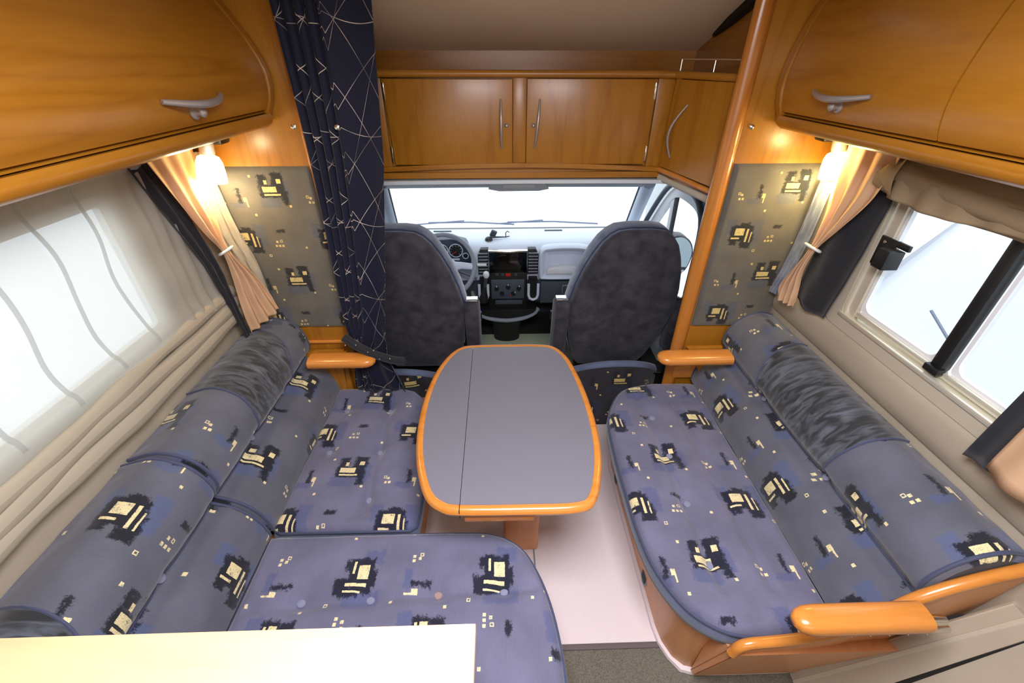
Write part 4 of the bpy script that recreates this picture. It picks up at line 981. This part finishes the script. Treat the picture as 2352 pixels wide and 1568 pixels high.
# armrests
def armrest(x0, x1, y, z, w, h, label, nose):
    t = thing('armrest', label, 'armrest', ((x0 + x1) / 2, y, z - h))
    rings = []
    n = 14
    for f, xx in ((0.35, 0.0), (0.72, 0.010), (0.92, 0.026), (1.0, 0.05)):
        xq = x0 + nose * xx
        rings.append([(xq, y + w / 2 * f * math.copysign(abs(math.cos(2 * PI * k / n)) ** .7, math.cos(2 * PI * k / n)), z - h / 2 + h / 2 * f * math.copysign(abs(math.sin(2 * PI * k / n)) ** .7, math.sin(2 * PI * k / n))) for k in range(n)])
    rings.append([(x1, p[1], p[2]) for p in rings[-1]])
    part('bar', loft(rings), 'wood_edge', t, smooth=70)
    return t
a1 = armrest(-0.530, -0.80, 1.470, 0.668, 0.085, 0.045, 'small orange wooden armrest at the far end of the left sofa', -1)
part('bracket', prism([(-0.80, 0.33), (-0.70, 0.33), (-0.72, 0.42), (-0.71, 0.56), (-0.68, 0.628), (-0.80, 0.628)], 'Y', 1.545, 1.568, 0.004), 'wood_z', a1)
a2 = armrest(0.655, 0.96, 1.450, 0.668, 0.085, 0.045, 'small orange wooden armrest at the far end of the right sofa', 1)
part('bracket', prism([(0.93, 0.43), (0.90, 0.50), (0.865, 0.56), (0.82, 0.628), (0.98, 0.628), (0.98, 0.43)], 'Y', 1.545, 1.568, 0.004), 'wood_z', a2)
a3 = armrest(0.645, 0.945, 0.440, 0.668, 0.062, 0.048, 'large orange wooden armrest at the near end of the right sofa', 1)
part('pivot_pin', tube([(0.94, 0.432, 0.645), (0.985, 0.432, 0.645)], 0.011, 12), 'chrome', a3, 'chrome end pin')
part('arm_support', box(0.87, 0.94, 0.455, 0.476, 0.56, 0.635, 0.004), 'wood_base', a3)

# near-left worktop
t = thing('worktop', 'pale wooden worktop at the bottom left, in front of the left sofa', 'worktop', (-0.54, 0.1, 0.0))
part('board', box(XL + 0.002, -0.052, -0.30, 0.3445, 0.872, 0.900, 0.0015), 'wood_pale', t)
part('cabinet', box(XL + 0.004, -0.40, -0.60, -0.10, 0.0, 0.872, 0.002), 'wood_z', t)

# ---- entrance door zone at lower right
ed = thing('door_3', None, None, (1.1, 0.45, 0.0), kind=STR)
A = Vector((0.940, 0.556, 0.004)); B = Vector((1.169, 0.452, 0.655))
dirn = Vector((-0.02, -1, 0)).normalized()
def rail(off, r, m, nm): part(nm, tube([A + dirn * off, A.lerp(B, .5) + dirn * off, B + dirn * off], r, 8, sx=1.0), m, ed)
rail(0.000, 0.010, 'window_moulding', 'frame_rail'); rail(0.030, 0.012, 'window_moulding', 'frame_rail')
bm = new_bm(); vs = [bm.verts.new(p) for p in (A + dirn * .0, B, B + dirn * 0.06, A + dirn * 0.105)]; bm.faces.new(vs); part('frame_face', solid(bm, 0.01), 'cream_wall', ed)
part('seal', tube([A + dirn * 0.112 + Vector((0, 0, .0)), B + dirn * 0.052], 0.009, 8), 'rubber', ed)
bm = new_bm(); vs = [bm.verts.new(p) for p in (A + dirn * 0.118, B + dirn * 0.058, B + dirn * 1.2, A + dirn * 1.2)]; bm.faces.new(vs); part('leaf', solid(bm, 0.02), 'cream_wall', ed)

# ================================================================== UPHOLSTERED WALL PANELS
def wpanel(x0, x1, z0, z1, label):
    def fn(u, v):
        x = x0 + (x1 - x0) * u; z = z0 + (z1 - z0) * v; d = min(x - x0, x1 - x, z - z0, z1 - z); R = 0.012
        y = 1.582 + (R * (1 - math.sqrt(max(0, 1 - (1 - min(d, R) / R) ** 2)))) + 0.0025 * noise.noise(Vector((x * 14, z * 14, 2)))
        if d == 0: y = 1.599
        return (x, y, z, x * 1.15 + 0.1, z * 1.15)
    o = obj('upholstered_panel', grid(40, 60, fn), 'fabric_panel', smooth=180)
    return tag(o, label, 'wall panel')
wpanel(-1.045, -0.650, 0.735, 1.385, 'patterned cloth panel on the left partition beside the navy curtain')
wpanel(0.836, 1.165, 0.712, 1.385, 'patterned cloth panel on the right partition under the lamp')

# ================================================================== CURTAINS
# big navy partition curtain
def curtain_fn(u, v):
    z = 1.955 - (1.955 - 0.44) * v
    xl = -0.635 + 0.012 * math.sin(v * 5)
    xr = -0.335 - 0.05 * min(1, max(0, (1.955 - z) / .6)) - 0.115 * min(1, max(0, (1.40 - z) / 0.75)) ** 1.1
    w_ = 0.34 * 2.0
    amp = 0.020 * (1 - 0.25 * v)
    if u < 0.58: s_ = u / 0.58 * 0.50
    else: s_ = 0.50 + (u - 0.58) / 0.42 * 0.50
    x = xl + (xr - xl) * s_
    y = 1.535
    if u < 0.58: y += amp * math.cos(u / 0.58 * 2 * PI * 4.5 + 0.5 * math.sin(v * 4)) ; x += 0.006 * math.sin(u / 0.58 * 2 * PI * 9)
    else: y += -0.018 + 0.010 * math.sin((u - .58) / .42 * PI)
    # gathered by the tieback at z ~0.69, then hanging loose
    if z < 0.78:
        f = min(1, (0.78 - z) / 0.1)
        y += f * 0.010 * math.sin(u * 30)
        x += 0.02 * f * math.sin(u * 9)
    if z < 0.62: x += 0.45 * (0.62 - z) * (u - .35)
    uu = u * 0.62 if u < 0.58 else 0.34 + (u - 0.58) / 0.42 * 0.17
    return (x, y, z, uu, -v * 1.5)
t = thing('partition_curtain', 'tall navy curtain with thin crossing gold lines beside the driver seat', 'curtain', (-0.5, 1.53, 0.44))
part('cloth', solid(grid(150, 90, curtain_fn), 0.002), 'navy_line_cloth', t, smooth=180)
tb = part('tieback', tube([(-0.652, 1.505, 0.735), (-0.60, 1.485, 0.705), (-0.54, 1.482, 0.665), (-0.47, 1.495, 0.625), (-0.43, 1.52, 0.60)], 0.018, 10), 'navy_drape', t, 'navy tieback with tiny sequins')
for k in range(9):
    f = k / 8; part('sequin', lathe([(0, 0), (.0028, 0.0), (0.0018, .0025), (0, .003)], (-0.64 + 0.17 * f, 1.470 + 0.01 * (k % 2), 0.733 - 0.095 * f + 0.012 * ((k * 7) % 3 - 1)), n=8, rot=Matrix.Rotation(PI / 2, 4, 'X')), 'crystal', tb)
for (x_, z_) in ((-0.640, 1.520), (-0.506, 1.518)):
    part('snap_button', lathe([(0, 0), (.008, 0), (.008, .003), (.004, .005), (0, .005)], (x_, 1.506, z_), n=14, rot=Matrix.Rotation(PI / 2, 4, 'X')), 'chrome', t)

# tied side curtain (hour-glass shape between top rail, ring and hem)
def tied(path_l, path_r, nrm, n=10, amp=0.010, waist=0.5):
    """path_l/path_r: lists of 3D points from top to bottom for both edges"""
    Lp = spline(path_l, 8, closed=False); Rp = spline(path_r, 8, closed=False); K = len(Lp)
    nv = Vector(nrm)
    def fn(u, v):
        k = v * (K - 1); i = min(int(k), K - 2); f = k - i
        a = Lp[i].lerp(Lp[i + 1], f); b = Rp[i].lerp(Rp[i + 1], f); p = a.lerp(b, u); w_ = (b - a).length
        p = p + nv * (amp * math.cos(u * 2 * PI * n / 2 + 2 * math.sin(v * 2.5)) * min(1.0, 0.35 + w_ / 0.15)) + nv * 0.004 * noise.noise(Vector((u * 8, v * 10, 4)))
        return (p.x, p.y, p.z, u * .3, v * .6)
    return grid(70, 60, fn)
t = thing('side_curtain', 'beige tied-back curtain at the far end of the left window', 'curtain', (-0.99, 1.45, 0.80))
part('cloth', solid(tied([(-0.985, 1.275, 1.500), (-0.975, 1.33, 1.36), (-0.975, 1.40, 1.22), (-0.972, 1.452, 1.130), (-0.970, 1.45, 1.03), (-0.975, 1.440, 0.90), (-0.975, 1.438, 0.805)],
                         [(-0.985, 1.535, 1.500), (-1.000, 1.535, 1.36), (-0.995, 1.525, 1.22), (-0.980, 1.498, 1.125), (-0.950, 1.535, 1.02), (-0.925, 1.555, 0.93), (-0.905, 1.560, 0.845)], (0.9, -0.43, 0), 7, 0.010), 0.0015), 'beige_curtain', t, smooth=180)
part('ring', tube([(-0.975 + 0.020 * math.sin(2 * PI * k / 24) , 1.476 + 0.030 * math.cos(2 * PI * k / 24), 1.128 + 0.010 * math.sin(2 * PI * k / 24)) for k in range(24)], 0.0048, 8, closed=True), 'white_plastic', t, 'thin silver curtain ring')
part('lining', solid(tied([(-1.02, 1.245, 1.50), (-1.015, 1.32, 1.30), (-1.01, 1.39, 1.10), (-1.0, 1.41, 0.95), (-0.995, 1.428, 0.79)], [(-1.012, 1.31, 1.50), (-1.01, 1.40, 1.30), (-1.005, 1.45, 1.10), (-1.0, 1.455, 0.95), (-0.993, 1.450, 0.79)], (1, 0, 0), 4, 0.004), 0.0015), 'navy_drape', t, 'dark navy lining strip')
part('edge_strip', solid(tied([(-1.025, 1.535, 1.44), (-1.02, 1.53, 1.2), (-1.0, 1.54, 1.05), (-0.98, 1.555, 0.90)], [(-0.985, 1.565, 1.44), (-0.965, 1.565, 1.2), (-0.935, 1.568, 1.05), (-0.93, 1.568, 0.90)], (0.3, -1, 0), 5, 0.004), 0.0015), 'white_curtain', t, 'greyish ruched edge strip')
t = thing('side_curtain', 'beige tied-back curtain at the far end of the right window, lit by the lamp', 'curtain', (1.12, 1.4, 0.9))
part('cloth', solid(tied([(1.090, 1.205, 1.500), (1.090, 1.24, 1.36), (1.090, 1.31, 1.25), (1.085, 1.375, 1.150), (1.080, 1.39, 1.06), (1.085, 1.375, 0.97), (1.085, 1.372, 0.925)],
                         [(1.135, 1.50, 1.500), (1.135, 1.49, 1.36), (1.130, 1.46, 1.25), (1.100, 1.425, 1.140), (1.095, 1.46, 1.04), (1.090, 1.49, 0.96), (1.090, 1.480, 0.905)], (-0.9, -0.43, 0), 7, 0.010), 0.0015), 'beige_curtain', t, smooth=180)
part('ring', tube([(1.090 - 0.018 * math.sin(2 * PI * k / 24), 1.400 + 0.034 * math.cos(2 * PI * k / 24), 1.146 + 0.008 * math.sin(2 * PI * k / 24)) for k in range(24)], 0.0048, 8, closed=True), 'white_plastic', t, 'thin silver curtain ring')
part('edge_strip', solid(tied([(1.15, 1.50, 1.34), (1.145, 1.50, 1.15), (1.13, 1.505, 1.0), (1.115, 1.52, 0.90)], [(1.14, 1.555, 1.34), (1.135, 1.555, 1.15), (1.115, 1.55, 1.0), (1.10, 1.555, 0.90)], (-0.5, -1, 0), 6, 0.004), 0.0015), 'velour_blue', t, 'blue-grey ruched edge strip')
t = thing('dark_drape', 'flat dark navy drape between the right window and its beige curtain', 'curtain', (1.14, 1.3, 0.92))
part('cloth', solid(grid(24, 30, lambda u, v: (1.135 + 0.006 * math.sin(u * 9) + .004 * noise.noise(Vector((u * 4, v * 5, 0))), (1.225 + 0.05 * v ** 2) + u * (0.19 + 0.02 * (1 - v)), 1.50 - 0.585 * v + 0.03 * u * v * 0 + 0.02 * v * abs(2 * u - 0.9), u * .2, v * .6)), 0.002), 'navy_drape', t, smooth=180)
t = thing('side_curtain', 'beige curtain with navy border at the near end of the right window', 'curtain', (1.12, 0.55, 0.9))
part('border', solid(grid(24, 20, lambda u, v: (1.110 + 0.005 * math.sin(u * 14), 0.685 - 0.035 * (1 - v) - 0.16 * u + .0 * v, 1.50 - (0.60 - 0.03 * u) * v, u * .2, v * .6)), 0.002), 'navy_drape', t, 'dark navy border', smooth=180)
part('cloth', solid(grid(40, 20, lambda u, v: (1.085 + 0.010 * math.cos(u * 16) + .004 * noise.noise(Vector((u * 6, v * 5, 9))), 0.625 - 0.30 * u + 0.02 * math.sin(v * 3) * 0 - .08 * (1 - v) ** 2, 1.50 - 0.575 * v - 0.01 * u, u * .2, v * .6)), 0.002), 'beige_curtain', t, smooth=180)

# sheer cloth over the left window
SX = XL + 0.018
def sheer_fn(u, v):
    y = -0.25 + 1.70 * u; z = 1.512 - (1.512 - 0.955) * v
    x = SX + 0.004 + 0.012 * (0.5 + 0.5 * math.sin(v * 22 + 2.0 * math.sin(y * 3))) * (0.25 + 0.75 * (v > 0.85 or v < 0.12)) + 0.006 * noise.noise(Vector((y * 5, z * 4, 0)))
    if y > 1.22: x += 0.012 * math.sin((y - 1.22) * 60) ** 2
    return (x, y, z, y, z)
t = thing('sheer_blind', 'translucent white cloth covering the left window', 'blind', (SX, 0.6, 0.86))
part('cloth', grid(120, 60, sheer_fn), 'sheer_cloth', t, smooth=180)
for yy in (1.07, 0.94, 0.80, 0.66, 0.53, 0.26):
    part('seam', solid(grid(2, 30, lambda u, v: (sheer_fn((yy + .25) / 1.70, 0.06 + 0.86 * v)[0] + 0.004, yy + 0.012 * math.sin(v * 9 + yy * 5) + 0.011 * u, 1.512 - 0.557 * (0.06 + 0.86 * v), 0, 0)), 0.001), 'seam_tape', t, 'grey vertical seam tape')
def fold_fn(k):
    def fn(u, v):
        y = -0.25 + 1.74 * u; a = 2 * PI * v
        zc = (0.958, 0.915, 0.872)[k] + 0.006 * math.sin(y * 7 + k * 2) + 0.02 * max(0, y - 1.15) * (1.6 - k); r = (0.017, 0.020, 0.022)[k] * (1 + 0.35 * noise.noise(Vector((y * 6, k * 3, 1))))
        return (SX + 0.012 + r * 0.75 * math.cos(a) * 1.1, y, zc + r * 1.35 * math.sin(a), y, v)
    return fn
for k in range(3):
    part('fold', grid(90, 14, fold_fn(k)), 'white_curtain' if k == 0 else 'roll_cloth' if False else 'white_curtain', t, 'gathered horizontal fold at the lower hem', smooth=180)

# gathered cloth rolled up over the right window
def roll_fn(u, v):
    y = 0.30 + 0.93 * u; a = 2 * PI * v
    sag = 0.010 * math.sin(PI * u) ; r = 0.040 * (1 + 0.25 * noise.noise(Vector((y * 5, v * 4, 1)))) + 0.004 * math.sin(a * 4 + y * 8)
    return (XR - 0.055 + r * 0.9 * math.cos(a), y, 1.437 - sag + 1.25 * r * math.sin(a) + 0.010 * math.sin(y * 5), y, v)
t = thing('rolled_blind', 'bunched beige cloth gathered above the right window', 'blind', (XR - .05, 0.75, 1.38))
part('roll', grid(110, 30, roll_fn), 'roll_cloth', t, smooth=180)
part('valance', solid(grid(60, 10, lambda u, v: (XR - 0.085 - 0.006 * math.sin(u * 25) - 0.004 * math.sin(u * 60), 0.30 + 0.90 * u, 1.435 - (0.058 + 0.010 * math.sin(u * 9)) * v, u, v)), 0.0012), 'roll_cloth', t, smooth=180)
part('end_gather', grid(30, 20, lambda u, v: (XR - 0.075 + 0.030 * math.cos(2 * PI * v) * (1 - .5 * u), 1.18 + 0.085 * u, 1.43 - 0.015 * u + (0.055 - 0.035 * u) * math.sin(2 * PI * v) + 0.006 * math.sin(v * 25 + u * 9), u, v)), 'roll_cloth', t, smooth=180)

# ---- black latch block on the right window
t = thing('window_latch', 'black boxy window latch on the right window frame', 'latch', (XR - 0.03, 1.15, 1.17))
part('plate', box(XR - 0.018, XR - 0.010, 1.165, 1.225, 1.165, 1.255, 0.003), 'black_plastic', t)
part('block', box(XR - 0.062, XR - 0.012, 1.128, 1.172, 1.180, 1.236, 0.003), 'black_plastic', t)
part('tab', box(XR - 0.018, XR - 0.008, 1.120, 1.166, 1.238, 1.256, 0.002), 'black_plastic', t)
for zz in (1.180, 1.240): part('screw', lathe([(0, 0), (.005, 0), (.004, .002), (0, .002)], (XR - 0.018, 1.205, zz), n=10, rot=Matrix.Rotation(-PI / 2, 4, 'Y')), 'chrome', t)

# ================================================================== LAMPS
def frosted(name, col, strg):
    m = mat(name, (255, 240, 210), 0.4, emit=col, estr=strg)
frosted('shade_glow_left', (255, 214, 140), 5.0); frosted('shade_glow_right', (255, 206, 110), 6.0)
def lamp(x, label, mm, tilt, power, col, dx):
    y = 1.50
    t = thing('wall_lamp', label, 'lamp', (x, 1.55, 1.36))
    part('mount', box(x - 0.022, x + 0.022, 1.545, 1.60, 1.462, 1.502, 0.006), 'black_plastic', t)
    R_ = Matrix.Translation((x, y, 1.475)) @ Matrix.Rotation(tilt, 4, 'Y') @ Matrix.Rotation(-0.12, 4, 'X')
    def tr(bm): bm.transform(R_); return bm
    part('arm', tube([(x, 1.555, 1.482), (x, y + 0.01, 1.475)], 0.009, 10), 'black_plastic', t)
    part('socket', tr(lathe([(0, 0.012), (0.016, 0.012), (0.021, 0.004), (0.022, -0.028), (0.019, -0.036), (0, -0.036)], n=20)), 'metal_satin', t, 'pinkish metal lamp socket')
    prof = [(0.018, -0.034), (0.030, -0.040), (0.037, -0.055), (0.041, -0.080), (0.043, -0.105), (0.0435, -0.118), (0.0405, -0.118), (0.039, -0.100), (0.036, -0.07), (0.028, -0.046), (0.016, -0.040)]
    bm = new_bm(); rings = [[bm.verts.new((r * math.cos(2 * PI * k / 28), r * math.sin(2 * PI * k / 28), h)) for k in range(28)] for r, h in prof]
    for A_, B_ in zip(rings, rings[1:]):
        for k in range(28): bm.faces.new((A_[k], A_[(k + 1) % 28], B_[(k + 1) % 28], B_[k]))
    part('shade', tr(bm), mm, t, 'glowing frosted bell-shaped shade', smooth=60)
    part('bulb', tr(lathe([(0, -0.045), (0.012, -0.05), (0.016, -0.075), (0.012, -0.095), (0, -0.10)], n=16)), mm, t)
    l = bpy.data.lights.new('lamp_light', 'POINT'); l.energy = power; l.color = col; l.shadow_soft_size = 0.03
    lo_ = bpy.data.objects.new('lamp_light', l); C.objects.link(lo_); lo_.location = R_ @ Vector((0, 0, -0.135))
    l2 = bpy.data.lights.new('lamp_upglow', 'POINT'); l2.energy = power * 0.30; l2.color = col; l2.shadow_soft_size = 0.02
    lo2 = bpy.data.objects.new('lamp_upglow', l2); C.objects.link(lo2); lo2.location = Vector((x - dx, 1.45, 1.44))
lamp(-0.925, 'lit frosted wall lamp above the left patterned panel', 'shade_glow_left', 0.12, 2.6, (1.0, 0.84, 0.50), -0.05)
lamp(1.115, 'lit frosted wall lamp above the right patterned panel', 'shade_glow_right', -0.12, 4.6, (1.0, 0.82, 0.36), 0.05)

# ================================================================== OUTSIDE
t = thing('parked_van', 'white van parked close beside the right window, with dark wiper arms', 'van', (3.2, 0.6, -0.8))
part('body', prism([(2.3, -0.75), (2.2, 0.10), (2.55, 0.35), (3.1, 1.15), (4.6, 1.25), (4.6, -0.75)], 'Y', -1.6, 2.6, 0.06), 'outer_white', t)
part('wiper_arm', tube([(2.20, 1.86, 0.62), (2.24, 1.70, 0.50)], 0.008, 6), 'wire_grey', t)
part('wiper_arm', tube([(2.30, 0.92, 0.36), (2.36, 0.55, 0.52), (2.40, 0.40, 0.50)], 0.008, 6), 'wire_grey', t)
part('wiper_arm', tube([(2.36, 0.55, 0.52), (2.36, 0.85, 0.56)], 0.006, 6), 'wire_grey', t)
obj('ground', box(-30, 30, -30, 40, -0.9, -0.8), 'snow_ground', kind=STR)
